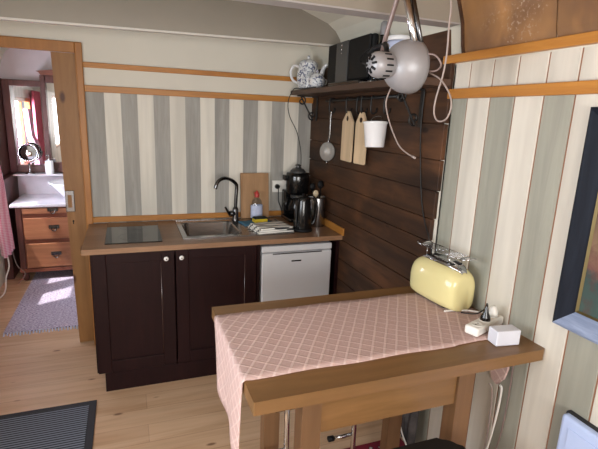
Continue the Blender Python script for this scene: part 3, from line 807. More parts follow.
# radio
rd = thing('radio', 'black upright stereo radio with grey centre console on the shelf', 'radio', (-.115, -.81, 1.84))
def slab(y0, y1, x0, x1, z0, z1, bev): 
    bm = bmesh.new(); bx(bm, x0, x1, y0, y1, z0, z1, bev, seg=3); return bm
obj('cabinet', slab(-1.095, -.558, -.138, -.10, 1.862, 2.090, .014), M['blackmatt'], rd)
sp1 = obj('speaker_grille', slab(-.682, -.562, -.150, -.137, 1.868, 2.086, .005), M['blackmatt'], rd)
obj('speaker_grille', slab(-1.090, -.852, -.154, -.137, 1.868, 2.086, .006), M['blackmatt'], rd)
con = obj('console', slab(-.842, -.690, -.156, -.137, 1.862, 2.086, .004), M['greyconsole'], rd)
for zz in (2.068, 2.043, 2.023):
    bm = bmesh.new(); lathe(bm, [(0, .003), (.004, .003), (.004, 0)], 10, T(-.156, -.765, zz) @ Matrix.Rotation(-PI / 2, 4, 'Y')); obj('button', bm, M['chrome'], con)
obj('foot', slab(-1.03, -.62, -.17, -.09, 1.84, 1.864, .006), M['blackplastic'], rd)

# bottle & jar
bo = thing('pepper_mill', 'tall black pepper mill with silver cap behind the radio', 'pepper mill', (-.075, -1.10, 1.84))
bm = bmesh.new(); lathe(bm, [(0, 0), (.024, 0), (.025, .01), (.0235, .15), (.0235, .25), (0, .252)], 20); obj('body', bm, M['blackplastic'], bo, local=True)
bm = bmesh.new(); lathe(bm, [(.0245, .245), (.025, .27)], 20); lathe(bm, [(.0235, .27), (.024, .285), (.022, .305), (.012, .315), (0, .317)], 20); obj('cap', bm, M['silver'], bo, local=True)
bo.location = (-.062, -1.075, 1.84)
jr = thing('storage_jar', 'white jar with faint blue bands on the shelf behind the lamp', 'jar', (-.088, -1.262, 1.84))
bm = bmesh.new(); lathe(bm, [(0, 0), (.05, 0), (.055, .01), (.056, .18), (.052, .19), (0, .19)], 28); obj('body', bm, M['label'], jr, local=True)
bm = bmesh.new(); lathe(bm, [(.056, .19), (.058, .192), (.058, .208), (.052, .213), (0, .214)], 28); obj('lid', bm, M['porcw'], jr, local=True)
# small clear glass lying on the shelf
gl = thing('drinking_glass', 'small clear glass lying on the shelf below the lamp', 'glass', (-.15, -1.115, 1.862))
bm = bmesh.new(); lathe(bm, [(0, 0), (.018, 0), (.021, .06), (.0195, .06), (.017, .004), (0, .003)], 20, Matrix.Rotation(R(90), 4, 'X')); obj('tumbler', bm, M['clearp'], gl, local=True)
bm = bmesh.new(); tube(bm, smooth_path([(-.165, -1.03, 1.845), (-.172, -1.06, 1.846), (-.16, -1.10, 1.8455), (-.17, -1.14, 1.846), (-.15, -1.165, 1.846)]), .004, 8)
tag(obj('bottle_opener', bm, M['chrome']), 'thin chrome kitchen tool lying on the shelf beside the radio', 'opener')

# black cable from the shelf down to the coffee corner
bm = bmesh.new(); tube(bm, smooth_path([(-.20, -.50, 1.844), (-.20, -.34, 1.844), (-.2, -.25, 1.844), (-.215, -.13, 1.845), (-.24, -.09, 1.76), (-.225, -.085, 1.66), (-.165, -.085, 1.55), (-.125, -.075, 1.42), (-.115, -.07, 1.30), (-.115, -.06, 1.10)], 8), .003, 6)
tag(obj('power_cable', bm, M['cable_k']), 'thin black cable hanging off the far shelf end to the coffee maker', 'cable')
bm = bmesh.new(); tube(bm, smooth_path([(-.03, -1.43, 1.80), (-.028, -1.424, 1.655), (-.028, -1.438, 1.524), (-.028, -1.482, 1.314), (-.028, -1.526, 1.2), (-.028, -1.59, 1.10), (-.03, -1.62, 1.02), (-.03, -1.63, .95), (-.035, -1.63, .908)], 8), .003, 6)
tag(obj('power_cable', bm, M['cable_k']), 'thin black cable running down the planks to the toaster', 'cable')

# ------------------------------------------------------------ lamp
lp = thing('pendant_work_lamp', 'silver grey articulated lamp hanging in front of the shelf', 'lamp', (-.45, -1.83, 2.29))
rv = Vector((0.93689461, -0.34737046, 0.0395253)); uv = Vector((0.04370924, 0.22854939, 0.97255061)); fv = Vector((0.34686884, 0.9094498, -0.22930999))
ax = (rv * .86 + fv * .45 + uv * .10).normalized()
LC = Vector((-.452, -1.925, 1.832))   # centre of the dome sphere
q = Vector((0, 0, 1)).rotation_difference(ax).to_matrix().to_4x4()
LM = Matrix.Translation(LC) @ q
bm = bmesh.new(); Rr = .086
pr_ = []
for k in range(15):
    a = PI / 2 * .27 + (PI / 2 - PI / 2 * .27) * k / 14
    pr_.append((Rr * math.sin(a), -Rr * math.cos(a)))
pr_ += [(Rr + .002, .012), (Rr - .002, .012)]
pr_ += [(r * .965, z * .965) for r, z in reversed(pr_[:-2])]
lathe(bm, pr_, 40, LM)
obj('lamp_shade', bm, M['silver'], lp)
bm = bmesh.new()
nk = [(.032, -.070), (.037, -.080), (.041, -.09), (.042, -.122), (.039, -.137), (.032, -.149), (.019, -.156), (0, -.158)]
lathe(bm, nk, 32, LM)
hs = obj('lamp_socket_housing', bm, M['silver'], lp)
for k in range(14):
    a = 2 * PI * k / 14
    for zz in (0,):
        bm = bmesh.new(); L2 = LM @ Matrix.Rotation(a, 4, 'Z'); bx(bm, .0400, .0432, -.0025, .0025, -.122, -.096)
        for v in bm.verts: v.co = L2 @ v.co
        obj('vent_slot', bm, M['blackmatt'], hs)
for k in range(8):
    bm = bmesh.new(); L2 = LM @ Matrix.Rotation(2 * PI * k / 8, 4, 'Z') @ Matrix.Translation((.021, 0, -.1555)) @ Matrix.Rotation(R(-22), 4, 'Y'); bx(bm, -.008, .008, -.003, .003, -.004, .001)
    for v in bm.verts: v.co = L2 @ v.co
    obj('vent_slot', bm, M['blackmatt'], hs)
bm = bmesh.new(); lathe(bm, [(0, -.01), (.012, -.02), (.027, -.005), (.028, .01), (.02, .025), (0, .032)], 20, LM @ T(0, 0, -.03)); o = obj('bulb', bm, M['porcw'], lp)
# chrome twin arm up to the ceiling
top = Vector((-.45, -1.83, 2.28))
pa = Vector((-.45, -1.962, 1.902)); elbow = Vector((-.45, -1.862, 2.115)); pb = Vector((-.45, -1.83, 2.25))
for k, (off, rr_) in enumerate(((-.009, .0115), (.012, .0085))):
    bm = bmesh.new(); tube(bm, [pa + rv * off, elbow + rv * off], rr_, 14); obj('arm', bm, M['chrome'] if k == 0 else M['darksteel'], lp)
bm = bmesh.new(); tube(bm, [elbow - Vector((0, 0, .02)), pb], .011, 12); obj('stem', bm, M['chrome'], lp)
bm = bmesh.new(); tube(bm, [elbow - rv * .035, elbow + rv * .03], .017, 14); obj('elbow_joint', bm, M['darksteel'], lp)
bm = bmesh.new(); tube(bm, [(-.45, -1.742, 1.900), (-.45, -1.765, 1.964), (-.45, -1.815, 2.06), (-.45, -1.848, 2.112)], .0085, 10); o = obj('arm', bm, M['mauve'], lp); o['label'] = 'mauve grey outer arm tube'
jn = LM @ Vector((0, 0, -.085))
bm = bmesh.new()
tube(bm, [(-.45, -1.757, 1.925), (-.45, -1.69, 1.918), (-.452, -1.64, 1.905)], [.009, .011, .006], 8)
tube(bm, smooth_path([(-.45, -1.70, 1.925), (-.45, -1.64, 1.918), (-.45, -1.592, 1.905), (-.45, -1.572, 1.887), (-.45, -1.60, 1.872), LM @ Vector((.0, 0, -.156))], 4), .0035, 6)
tube(bm, [(-.45, -1.757, 1.925), jn + uv * .036], .009, 8)
obj('joint', bm, M['blackmatt'], lp)
bm = bmesh.new(); lathe(bm, [(0, -.012), (.009, -.008), (.012, 0), (.009, .008), (0, .012)], 14, T(-.455, -1.775, 1.915)); tube(bm, [(-.455, -1.775, 1.91), jn + uv * .036 + rv * .01], .006, 8); obj('joint_knob', bm, M['silver'], lp)
bm = bmesh.new(); bx(bm, -.49, -.41, -1.89, -1.77, 2.235, 2.31, .008); obj('ceiling_mount', bm, M['silver'], lp)
bm = bmesh.new()
tube(bm, [LC + (pa - LC).normalized() * .080, pa], .010, 10); obj('shade_yoke', bm, M['chrome'], lp)
# bail wire at the right of the shade
bm = bmesh.new(); tube(bm, smooth_path([(-.44, -1.985, 1.868), (-.42, -2.02, 1.862), (-.40, -2.03, 1.835), (-.40, -2.01, 1.818), (-.42, -1.985, 1.815)], 5), .003, 8); obj('wire_handle', bm, M['mauve'], lp)
# lamp cords
bm = bmesh.new()
tube(bm, smooth_path([(-0.4, -1.976, 1.812), (-0.4, -2.038, 1.787), (-0.4, -2.09, 1.739), (-0.4, -2.102, 1.7), (-0.4, -2.084, 1.667), (-0.4, -2.045, 1.66), (-0.4, -2.02, 1.685), (-0.4, -2.022, 1.732), (-0.4, -2.045, 1.802), (-0.4, -2.053, 1.869), (-0.4, -2.049, 1.948), (-0.4, -2.045, 2.019), (-.41, -2.0, 2.14), (-.43, -1.90, 2.262)], 8), .0028, 8)
tag(obj('lamp_cord', bm, M['cable_m']), 'mauve looped cord hanging beside the silver lamp', 'cord')
bm = bmesh.new()
tube(bm, smooth_path([(-.425, -1.83, 1.815), (-0.42, -1.774, 1.772), (-0.42, -1.751, 1.737), (-0.42, -1.749, 1.708), (-0.42, -1.778, 1.657), (-0.42, -1.822, 1.604), (-0.42, -1.869, 1.564), (-0.42, -1.923, 1.544), (-0.42, -1.95, 1.538)], 8), .0026, 8)
tube(bm, [(-.42, -1.95, 1.538), (-.42, -1.967, 1.534)], .0042, 8)
tag(obj('switch_cord', bm, M['cable_m']), 'pale cord with a loose end below the silver lamp', 'cord')

# ------------------------------------------------------------ table
tb = thing('bar_table', 'high brown wooden table standing against the striped board wall', 'table', (-.53, -1.92, 0))
bm = bmesh.new()
def rrect(x0, x1, y0, y1, r0, n=5):
    pts = []
    for cx, cy, a0, r in ((x1 - r0[0], y1 - r0[0], 0, r0[0]), (x0 + r0[1], y1 - r0[1], PI / 2, r0[1]), (x0 + r0[2], y0 + r0[2], PI, r0[2]), (x1 - r0[3], y0 + r0[3], 1.5 * PI, r0[3])):
        for k in range(n + 1):
            a = a0 + PI / 2 * k / n; pts.append((cx + r * math.cos(a), cy + r * math.sin(a)))
    return pts
prism(bm, rrect(-1.053, -.0005, -2.252, -1.594, (.004, .004, .004, .012)), 'z', .858, .9)
obj('table_top', bm, M['tablew'], tb)
LX = [(-.87, -.804), (-.275, -.205)]
for (a, b) in LX:
    zl = 0 if a < -.5 else .008
    obj('leg', box(a, b, -2.155, -2.09, zl, .857, .002), M['tablez'], tb)
    obj('leg', box(a, b, -1.755, -1.70, zl, .857, .002), M['tablez'], tb)
obj('apron', box(-.804, -.275, -2.143, -2.12, .668, .857, .001), M['tablew'], tb)
obj('apron', box(-.804, -.275, -1.735, -1.715, .70, .857, .001), M['tablew'], tb)

# runner
bm = bmesh.new()
NX, NY = 60, 16
def ysp(t): return -1.685 + (-2.146 + 1.685) * t
def edge_w(x, t): return .003 * math.sin(x * 19 + t * 5) * (1 if t in (0, 1) else .4)
grid = []
hang = [(-1.048, .9035), (-1.056, .9015), (-1.060, .893), (-1.061, .86)]
# top
for j in range(NY + 1):
    t = j / NY; col = []
    # hanging part: parametrised by s 0..1 down
    y_top = ysp(t)
    # hem z / y at the bottom for parameter t
    hem = [(0, -1.845, .695), (.4, -1.985, .675), (.75, -2.085, .638), (1, -2.135, .585)]
    for a, b in zip(hem, hem[1:]):
        if a[0] <= t <= b[0] + 1e-9:
            f = (t - a[0]) / (b[0] - a[0]); yb_ = a[1] + (b[1] - a[1]) * f; zb_ = a[2] + (b[2] - a[2]) * f; break
    for s in [k / 10 for k in range(10, 0, -1)]:
        f = s ** .75
        y = y_top + (yb_ - y_top) * f; z = .893 + (zb_ - .893) * s
        x = -1.061 - .006 * math.sin(t * 9 + 1) * s - .012 * s
        col.append(Vector((x, y, z)))
    col += [Vector((-1.060, y_top, .895)), Vector((-1.056, y_top, .9025)), Vector((-1.048, y_top, .905))]
    for i in range(1, NX + 1):
        x = -1.048 + (1.048 - .012) * i / NX
        y = y_top + edge_w(x, t)
        z = .9035 + .0012 * math.sin(x * 31 + t * 11) * math.sin(t * PI)
        if x > -.30 and t > .9: y += .004
        col.append(Vector((x, y, z + .001)))
    grid.append(col)
V = [[bm.verts.new(c) for c in col] for col in grid]
for j in range(NY):
    for i in range(len(V[0]) - 1):
        f = bm.faces.new((V[j][i], V[j][i + 1], V[j + 1][i + 1], V[j + 1][i])); f.smooth = True
rn = obj('table_runner', bm, M['runner'])
sm_ = rn.modifiers.new('thickness', 'SOLIDIFY'); sm_.thickness = .0022; sm_.offset = -1
tag(rn, 'dusty pink quilted runner lying across the bar table', 'table runner')
# the end tail dropping in the gap by the wall
bm = bmesh.new()
prism(bm, [(-2.03, .857), (-2.115, .857), (-2.124, .75), (-2.112, .70), (-2.083, .662), (-2.055, .67), (-2.03, .74)], 'x', -.022, -.012)
o = obj('hanging_tail', bm, M['runner'], rn)
# toaster
ts = thing('toaster', 'pale yellow rounded two-slot toaster at the wall end of the table', 'toaster', (-.098, -1.782, .9065), R(4))
bm = bmesh.new()
def toaster_body(bm):
    # sections along local y, profile in x-z
    N = 22; K = 28; rings = []
    for i in range(N + 1):
        u = -1 + 2 * i / N
        ys = .139 * (math.sin(u * PI / 2))
        e = (1 - abs(math.sin(u * PI / 2)) ** 2.7) ** (1 / 2.7) if abs(u) < 1 else 0
        e = max(e, .0)
        sc = .0 + e
        ring = []
        for k in range(K):
            a = 2 * PI * k / K
            c, s = math.cos(a), math.sin(a)
            # superellipse profile
            n_ = 3.0
            px = math.copysign(abs(c) ** (2 / n_), c); pz = math.copysign(abs(s) ** (2 / (2.6 if s > 0 else 5)), s)
            hw = .084 * (.46 + .54 * sc)
            top = .088
            z = .092 + pz * (top if s > 0 else .080) * ((.40 + .60 * sc) if s > 0 else 1)
            ring.append(bm.verts.new((px * hw * (1.0 - .10 * max(0, pz)), ys, z - (.010 if pz < 0 else 0))))
        rings.append(ring)
    for a, b in zip(rings, rings[1:]):
        for k in range(K):
            f = bm.faces.new((a[k], a[(k + 1) % K], b[(k + 1) % K], b[k])); f.smooth = True
    for rg in (rings[0][::-1], rings[-1]):
        f = bm.faces.new(rg); f.smooth = True
toaster_body(bm)
obj('body', bm, M['toaster'], ts, local=True)
bm = bmesh.new(); bx(bm, -.050, .050, -.085, .085, 0, .014, .004); obj('base', bm, M['blackmatt'], ts, local=True)
bm = bmesh.new()   # chrome top, saddle: dips over each end
N = 16; prev = None; rows = []
for i in range(N + 1):
    u = -1 + 2 * i / N; y = .127 * u
    zz = .092 + .088 * (.40 + .60 * (1 - min(1, abs(y) / .139) ** 2.7) ** (1 / 2.7)) + .004
    w = .046 * (1 - .72 * abs(u) ** 3)
    rows.append([bm.verts.new((-w, y, zz - .006)), bm.verts.new((-w * .9, y, zz + .003)), bm.verts.new((w * .9, y, zz + .003)), bm.verts.new((w, y, zz - .006))])
for a, b in zip(rows, rows[1:]):
    for k in range(3): bm.faces.new((a[k], a[k + 1], b[k + 1], b[k])).smooth = True
ct = obj('top_plate', bm, M['chrome'], ts, local=True)
so_ = ct.modifiers.new('t', 'SOLIDIFY'); so_.thickness = .004
for xx in (-.019, .019):
    bm = bmesh.new(); bx(bm, xx - .0115, xx + .0115, -.078, .078, .176, .1862, .002); sl = obj('slot', bm, M['blackmatt'], ts, local=True)
bm = bmesh.new()
for xx in (-.03, -.018, -.006, .006, .018, .03):
    tube(bm, [(xx, -.11, .222), (xx, .11, .222)], .0011, 6)
for yy in (-.108, .108): tube(bm, [(-.036, yy, .222), (.036, yy, .222)], .002, 6)
for sx in (-.034, .034):
    for sy in (-.07, .07): tube(bm, [(sx, sy, .176), (sx, sy, .222)], .0016, 6)
    tube(bm, [(sx, -.108, .222), (sx, .108, .222)], .0018, 6)
obj('warming_rack', bm, M['chrome'], ts, local=True)
for s in (-1, 1):
    bm = bmesh.new(); lathe(bm, [(0, -.003), (.030, -.003), (.036, 0), (.030, .004), (0, .005)], 20, T(0, s * .132, .222) @ Matrix.Rotation(R(s * 14), 4, 'X'), sy=.85); obj('rack_rest', bm, M['chrome'], ts, local=True)
bm = bmesh.new(); bx(bm, -.015, .015, .128, .142, .06, .085, .003); obj('lever', bm, M['blackmatt'], ts, local=True)
bm = bmesh.new(); tube(bm, smooth_path([(-.165, -1.905, .9115), (-.14, -1.905, .9115), (-.10, -1.915, .912), (-.06, -1.93, .9125), (-.035, -1.96, .915), (-.042, -2.0, .935), (-.060, -2.035, .945)], 6), .0042, 8)
tag(obj('toaster_cable', bm, M['cable_w']), 'white toaster cord lying on the runner', 'cord')

# power strip
ps = thing('power_strip', 'white multi-way socket block lying on the table behind the adapter', 'power strip', (-.11, -2.068, .9065), R(20))
bm = bmesh.new(); bx(bm, -.098, .098, -.027, .027, 0, .034, .008, seg=3); obj('body', bm, M['whitep'], ps, local=True)
for xx in (-.06, .0, .06):
    bm = bmesh.new(); lathe(bm, [(0, .0345), (.019, .0345), (.0215, .036), (.0215, .033)], 18, T(xx, 0, 0)); w = obj('socket_well', bm, M['whitep'], ps, local=True)
    bm = bmesh.new()
    lathe(bm, [(0, .0352), (.003, .0352)], 8, T(xx - .008, 0, 0)); lathe(bm, [(0, .0352), (.003, .0352)], 8, T(xx + .008, 0, 0)); obj('pin_hole', bm, M['blackmatt'], ps, local=True)
ca_, sa_ = math.cos(R(20)), math.sin(R(20))
def on_strip(u): return (-.11 + u * ca_, -2.068 + u * sa_)
x_, y_ = on_strip(0); pk = thing('black_plug', 'black plug standing upright in the white socket block', 'plug', (x_, y_, .9415))
bm = bmesh.new(); lathe(bm, [(0, 0), (.019, 0), (.018, .012), (.010, .030), (.006, .05), (.0035, .062), (0, .063)], 18); obj('plug_body', bm, M['blackplastic'], pk, local=True)
bm = bmesh.new(); tube(bm, smooth_path([(0, 0, .05), (.004, .006, .060), (.02, .02, .05), (.04, .05, .015), (.035, .09, -.02), (.0, .13, -.028)], 5), .003, 6); obj('cable', bm, M['cable_k'], pk, local=True)
x_, y_ = on_strip(.058); pk = thing('white_plug', 'small white plug beside the black plug in the socket block', 'plug', (x_, y_, .9415))
bm = bmesh.new(); lathe(bm, [(0, 0), (.018, 0), (.018, .016), (.012, .032), (.008, .04), (0, .041)], 18); obj('plug_body', bm, M['whitep'], pk, local=True)
# adapter
ad = thing('power_adapter', 'white box-shaped mains adapter at the table front corner', 'adapter', (-.117, -2.172, .9015), R(-8))
bm = bmesh.new(); bx(bm, -.047, .047, -.026, .026, 0, .056, .004); obj('case', bm, M['white'], ad, local=True)
bm = bmesh.new(); bx(bm, .048, .056, -.008, .008, .026, .036, .002); obj('cable_boss', bm, M['whitep'], ad, local=True)
# cords under the table end
def cord(pts, m, label, r=.0035):
    bm = bmesh.new(); tube(bm, smooth_path(pts, 8), r, 8); return tag(obj('extension_cable', bm, m), label, 'cord')
cord([(-.035, -2.06, .655), (-.026, -2.071, .63), (-.02, -2.075, .518), (-.02, -2.071, .356), (-.03, -2.03, .2), (-.04, -1.98, .06)], M['cable_m'], 'pale cord nearest the table leg under the runner tail')
cord([(-.035, -2.115, .68), (-.026, -2.116, .655), (-.022, -2.108, .541), (-.022, -2.086, .367), (-.03, -2.05, .2), (-.04, -2.02, .05)], M['cable_w'], 'thick bright white cord under the runner tail', .0042)
cord([(-.012, -2.135, .84), (-.010, -2.139, .695), (-.010, -2.134, .515), (-.010, -2.12, .394), (-.012, -2.08, .2), (-.02, -2.06, .05)], M['mauve'], 'thin grey cord against the board wall under the table corner', .003)

# ------------------------------------------------------------ stools
def stool(loc, rotz, label, seat_w=.36, seat_d=.30, h=.60):
    t = thing('bar_stool', label, 'stool', loc, rotz)
    bm = bmesh.new(); prism(bm, rrect(-seat_w / 2, seat_w / 2, -seat_d / 2, seat_d / 2, (.06,) * 4, 6), 'z', h - .035, h)
    es = [e for e in bm.edges if all(abs(v.co.z - h) < 1e-5 for v in e.verts)]
    bmesh.ops.bevel(bm, geom=es, offset=.012, segments=3, affect='EDGES')
    obj('seat', bm, M['seatblack'], t, local=True)
    for sx in (-1, 1):
        for sy in (-1, 1):
            bm = bmesh.new(); tube(bm, [(sx * (seat_w / 2 - .035), sy * (seat_d / 2 - .05), h - .036), (sx * (seat_w / 2 - .03), sy * (seat_d / 2 - .03), .012)], .0105, 12)
            lg = obj('leg', bm, M['chrome'], t, local=True)
            bm = bmesh.new(); tube(bm, [(sx * (seat_w / 2 - .03), sy * (seat_d / 2 - .03), 0), (sx * (seat_w / 2 - .03), sy * (seat_d / 2 - .03), .025)], .014, 10); obj('rubber_foot', bm, M['blackmatt'], lg, local=True)
    for sx in (-1, 1):
        bm = bmesh.new(); tube(bm, [(sx * (seat_w / 2 - .032), -seat_d / 2 + .035, .2), (sx * (seat_w / 2 - .032), seat_d / 2 - .035, .2)], .007, 8); obj('foot_rail', bm, M['darksteel'], t, local=True)
    for sy in (-1, 1):
        bm = bmesh.new(); tube(bm, [(-seat_w / 2 + .033, sy * (seat_d / 2 - .035), .24), (seat_w / 2 - .033, sy * (seat_d / 2 - .035), .24)], .007, 8); obj('foot_rail', bm, M['darksteel'], t, local=True)
    return t
stool((-.515, -2.365, .008), 0, 'black padded stool standing in front of the bar table')
fd = thing('folding_rack', 'chrome tubular folding rack standing under the bar table', 'rack', (-.63, -1.80, 0))
for xx in (-.782, -.475):
    bm = bmesh.new(); tube(bm, [(xx - .012, -1.80, .81), (xx, -1.80, .02)], .0115, 12); o = obj('upright', bm, M['chrome'], fd)
    bm = bmesh.new(); tube(bm, [(xx, -1.80, 0), (xx, -1.80, .03)], .015, 10); obj('rubber_foot', bm, M['blackmatt'], o)
    bm = bmesh.new(); tube(bm, [(xx - .11, -1.80, .335), (xx + .004, -1.80, .335)], .007, 8); o = obj('side_rod', bm, M['chrome'], fd)
    bm = bmesh.new(); tube(bm, [(xx - .125, -1.80, .335), (xx - .100, -1.80, .335)], .012, 10); obj('end_cap', bm, M['blackmatt'], o)
for zz in (.52, .80):
    bm = bmesh.new(); tube(bm, [(-.84 if zz < .6 else -.79, -1.80, zz), (-.478, -1.80, zz)], .006, 8); obj('cross_bar', bm, M['darksteel'], fd)
# rugs & mats
bm = bmesh.new(); bx(bm, -.50, -.04, -2.75, -1.515, .001, .006, .001); rr = tag(obj('patterned_rug', bm, M['redborder']), 'dark red patterned rug under the bar table', 'rug')
bm = bmesh.new(); bx(bm, -.475, -.065, -2.725, -1.532, .006, .0075); obj('field', bm, M['redrug'], rr)
dm = thing('doormat', 'black ribbed rubber doormat on the pine floor', 'doormat', (-2.0, -1.1, 0))
dm_b = bmesh.new(); bx(dm_b, -2.38, -1.57, -1.45, -.712, .001, .008, .002); obj('border', dm_b, M['matblack'], dm)
dm_b = bmesh.new(); bx(dm_b, -2.34, -1.608, -1.41, -.752, .008, .012, .001); obj('ribbed_field', dm_b, M['matrib'], dm)
rg = thing('rag_rug', 'lilac woven rag rug on the bathroom floor before the washstand', 'rug', (-1.9, 1.0, 0))
bm = bmesh.new(); bx(bm, -2.262, -1.55, .345, 1.85, .001, .012, .003); obj('weave', bm, M['rug'], rg)
bm = bmesh.new()
for k in range(34):
    x = -2.255 + k * .0212; tube(bm, [(x, .346, .008), (x + .006, .305 + .01 * math.sin(k * 2.1), .004)], .005, 5)
o = obj('fringe', bm, M['label'], rg)

# grey fabric hanging by the wall under the table
bm = bmesh.new(); n = 24
for k in range(n): pass
cols = []
for i in range(25):
    u = i / 24; y = -1.555 - .10 * u; x = -.055 + .014 * math.sin(u * 21)
    cols.append([bm.verts.new((x + .006 * math.sin(z * 9 + u * 5), y + .035 * (0.55 - z) * (u - .5) * -1, z)) for z in (.62, .50, .38, .26, .14, .05)])
for a, b in zip(cols, cols[1:]):
    for k in range(5): bm.faces.new((a[k], a[k + 1], b[k + 1], b[k])).smooth = True
gc = obj('hanging_cloth', bm, M['greycloth']); mm = gc.modifiers.new('t', 'SOLIDIFY'); mm.thickness = .004
tag(gc, 'dark grey folded cloth hanging at the wall under the table', 'cloth')
bm = bmesh.new(); tube(bm, smooth_path([(-.10, -1.56, .55), (-.10, -1.57, .35), (-.095, -1.585, .16), (-.08, -1.66, .04), (-.10, -1.75, .012)], 6), .004, 8)
tag(obj('floor_cord', bm, M['cable_w']), 'white cord in front of the dark grey cloth under the table', 'cord')

# ------------------------------------------------------------ picture + heater on the board wall
pf = thing('picture_frame', 'heavy distressed navy picture frame hanging on the striped board wall', 'picture', (0, -2.6, 1.36))
def bevel_frame(y0, y1, z0, z1, w, xo, xi, side):
    """mitred members; y0>y1; outer edge proud (xo), inner edge low (xi)"""
    o = [(y0, z0), (y0, z1), (y1, z1), (y1, z0)]; i_ = [(y0 - w, z0 + w), (y0 - w, z1 - w), (y1 + w, z1 - w), (y1 + w, z0 + w)]
    a, b = side, (side + 1) % 4
    bm = bmesh.new()
    def quadpts(P, Q, x): return [bm.verts.new((x, P[0], P[1])), bm.verts.new((x, Q[0], Q[1]))]
    ob = quadpts(o[a], o[b], -.001); of = quadpts(o[a], o[b], xo)
    m_ = .12
    def lerp(P, Q, t): return (P[0] + (Q[0] - P[0]) * t, P[1] + (Q[1] - P[1]) * t)
    mf = quadpts(lerp(o[a], i_[a], m_), lerp(o[b], i_[b], m_), xo - .004)
    jf = quadpts(i_[a], i_[b], xi); jb = quadpts(i_[a], i_[b], -.001)
    rows = [ob, of, mf, jf, jb]
    for p, q2 in zip(rows, rows[1:] + [rows[0]]): bm.faces.new((p[0], p[1], q2[1], q2[0]))
    bm.faces.new([r[0] for r in rows]); bm.faces.new([r[1] for r in rows[::-1]])
    return bm
for s in range(4): obj('frame_member', bevel_frame(-2.279, -2.88, 1.018, 1.719, .062, -.030, -.010, s), M['palenavy'] if s == 3 else M['navy'], pf)
for s in range(4): obj('inner_slip', bevel_frame(-2.341, -2.818, 1.080, 1.657, .006, -.013, -.009, s), M['brass'], pf)
obj('painting', box(-.008, -.001, -2.815, -2.344, 1.083, 1.654), M['painting'], pf)
ht = thing('panel_heater', 'white flat panel heater low on the striped board wall', 'heater', (0, -2.7, .5))
obj('panel', box(-.045, -.006, -3.05, -2.382, .18, .745, .012, seg=3), M['bluelit'], ht)
bm = bmesh.new(); bx(bm, -.0475, -.044, -3.01, -2.415, .22, .712, .001); obj('inset_face', bm, M['bluelit'], ht)
obj('edge_seal', box(-.022, -.0005, -3.052, -2.380, .178, .7475, .003), M['darkedge'], ht)

# ------------------------------------------------------------ bathroom
ws = thing('washstand', 'reddish antique washstand with marble top in the bathroom', 'washstand', (-1.95, 1.85, 0))
obj('carcass', box(-2.345, -1.45, 1.52, 2.16, .085, .727, .004), M['mahog'], ws)
obj('marble_top', box(-2.385, -1.41, 1.49, 2.165, .729, .757, .006), M['marble'], ws)
bm = bmesh.new()
prism(bm, [(-2.355, .757), (-1.43, .757), (-1.43, .96), (-2.40, .96), (-2.385, .90), (-2.345, .85), (-2.345, .80)], 'y', 2.10, 2.16)
obj('marble_splashback', bm, M['marble'], ws)
obj('marble_shelf', box(-2.425, -1.41, 1.97, 2.165, .962, .98, .004), M['marble'], ws)
for sx in (-2.315, -1.48):
    for sy in (1.55, 2.12):
        bm = bmesh.new(); lathe(bm, [(0, 0), (.02, 0), (.032, .03), (.026, .06), (.034, .085), (0, .086)], 14, T(sx, sy, 0)); obj('foot', bm, M['mahogz'], ws)
obj('corner_post', box(-2.347, -2.295, 1.508, 1.53, .085, .727, .008), M['mahogz'], ws)
for (a, b) in ((.665, .715), (.415, .625), (.135, .375)):
    bm = bmesh.new(); bx(bm, -2.285, -1.50, 1.498, 1.522, a, b, .006); d = obj('drawer', bm, M['drawer'], ws)
    bm = bmesh.new(); zc = (a + b) / 2
    bx(bm, -2.075, -1.985, 1.492, 1.499, zc - .002, zc + .034, .003)
    obj('pull_plate', bm, M['darksteel'], d)
    bm = bmesh.new(); tube(bm, smooth_path([(-2.055, 1.492, zc + .01), (-2.048, 1.482, zc - .012), (-2.03, 1.478, zc - .022), (-2.012, 1.482, zc - .012), (-2.005, 1.492, zc + .01)], 4), .004, 6); obj('bail_handle', bm, M['darksteel'], d)
obj('base_rail', box(-2.352, -1.445, 1.50, 1.52, .09, .125, .004), M['mahog'], ws)

mc = thing('mirror_cabinet', 'dark wood mirror back with side tower above the marble shelf', 'mirror', (-2.1, 2.15, .985))
bm = bmesh.new()
bx(bm, -2.47, -2.405, 2.10, 2.19, .985, 1.905, .004); bx(bm, -2.405, -2.13, 2.10, 2.19, 1.845, 1.905, .004); bx(bm, -2.405, -2.13, 2.10, 2.19, .985, 1.06, .004)
obj('frame', bm, M['mahogz'], mc)
obj('mirror_glass', box(-2.41, -2.125, 2.135, 2.145, 1.055, 1.85), M['mirror'], mc)
obj('stile', box(-2.13, -2.085, 2.07, 2.19, .985, 1.96, .004), M['mahogz'], mc)
bm = bmesh.new(); bx(bm, -2.085, -1.5, 2.08, 2.19, .985, 1.09, .003); bx(bm, -2.085, -1.5, 2.08, 2.19, 1.89, 1.98, .003); bx(bm, -1.55, -1.5, 2.08, 2.19, 1.09, 1.89, .003)
obj('tower', bm, M['mahogz'], mc)
obj('tower_mirror', box(-2.085, -1.55, 2.125, 2.135, 1.09, 1.89), M['mirror'], mc)
bm = bmesh.new()
prism(bm, [(-2.155, 1.995), (-2.13, 1.985), (-2.115, 1.96), (-1.48, 1.96), (-1.46, 1.995), (-1.6, 2.0), (-1.9, 2.03), (-2.06, 2.01)], 'y', 2.04, 2.19)
obj('cornice', bm, M['mahog'], mc)
tag(obj('wall_cupboard', box(-2.498, -2.475, 1.60, 2.19, .98, 1.91, .004), M['mahogz']), 'dark narrow wood panel between bathroom window and mirror back', 'panel')
bm = bmesh.new(); bx(bm, -2.498, -2.43, 1.60, 2.19, .0, .975, .004)
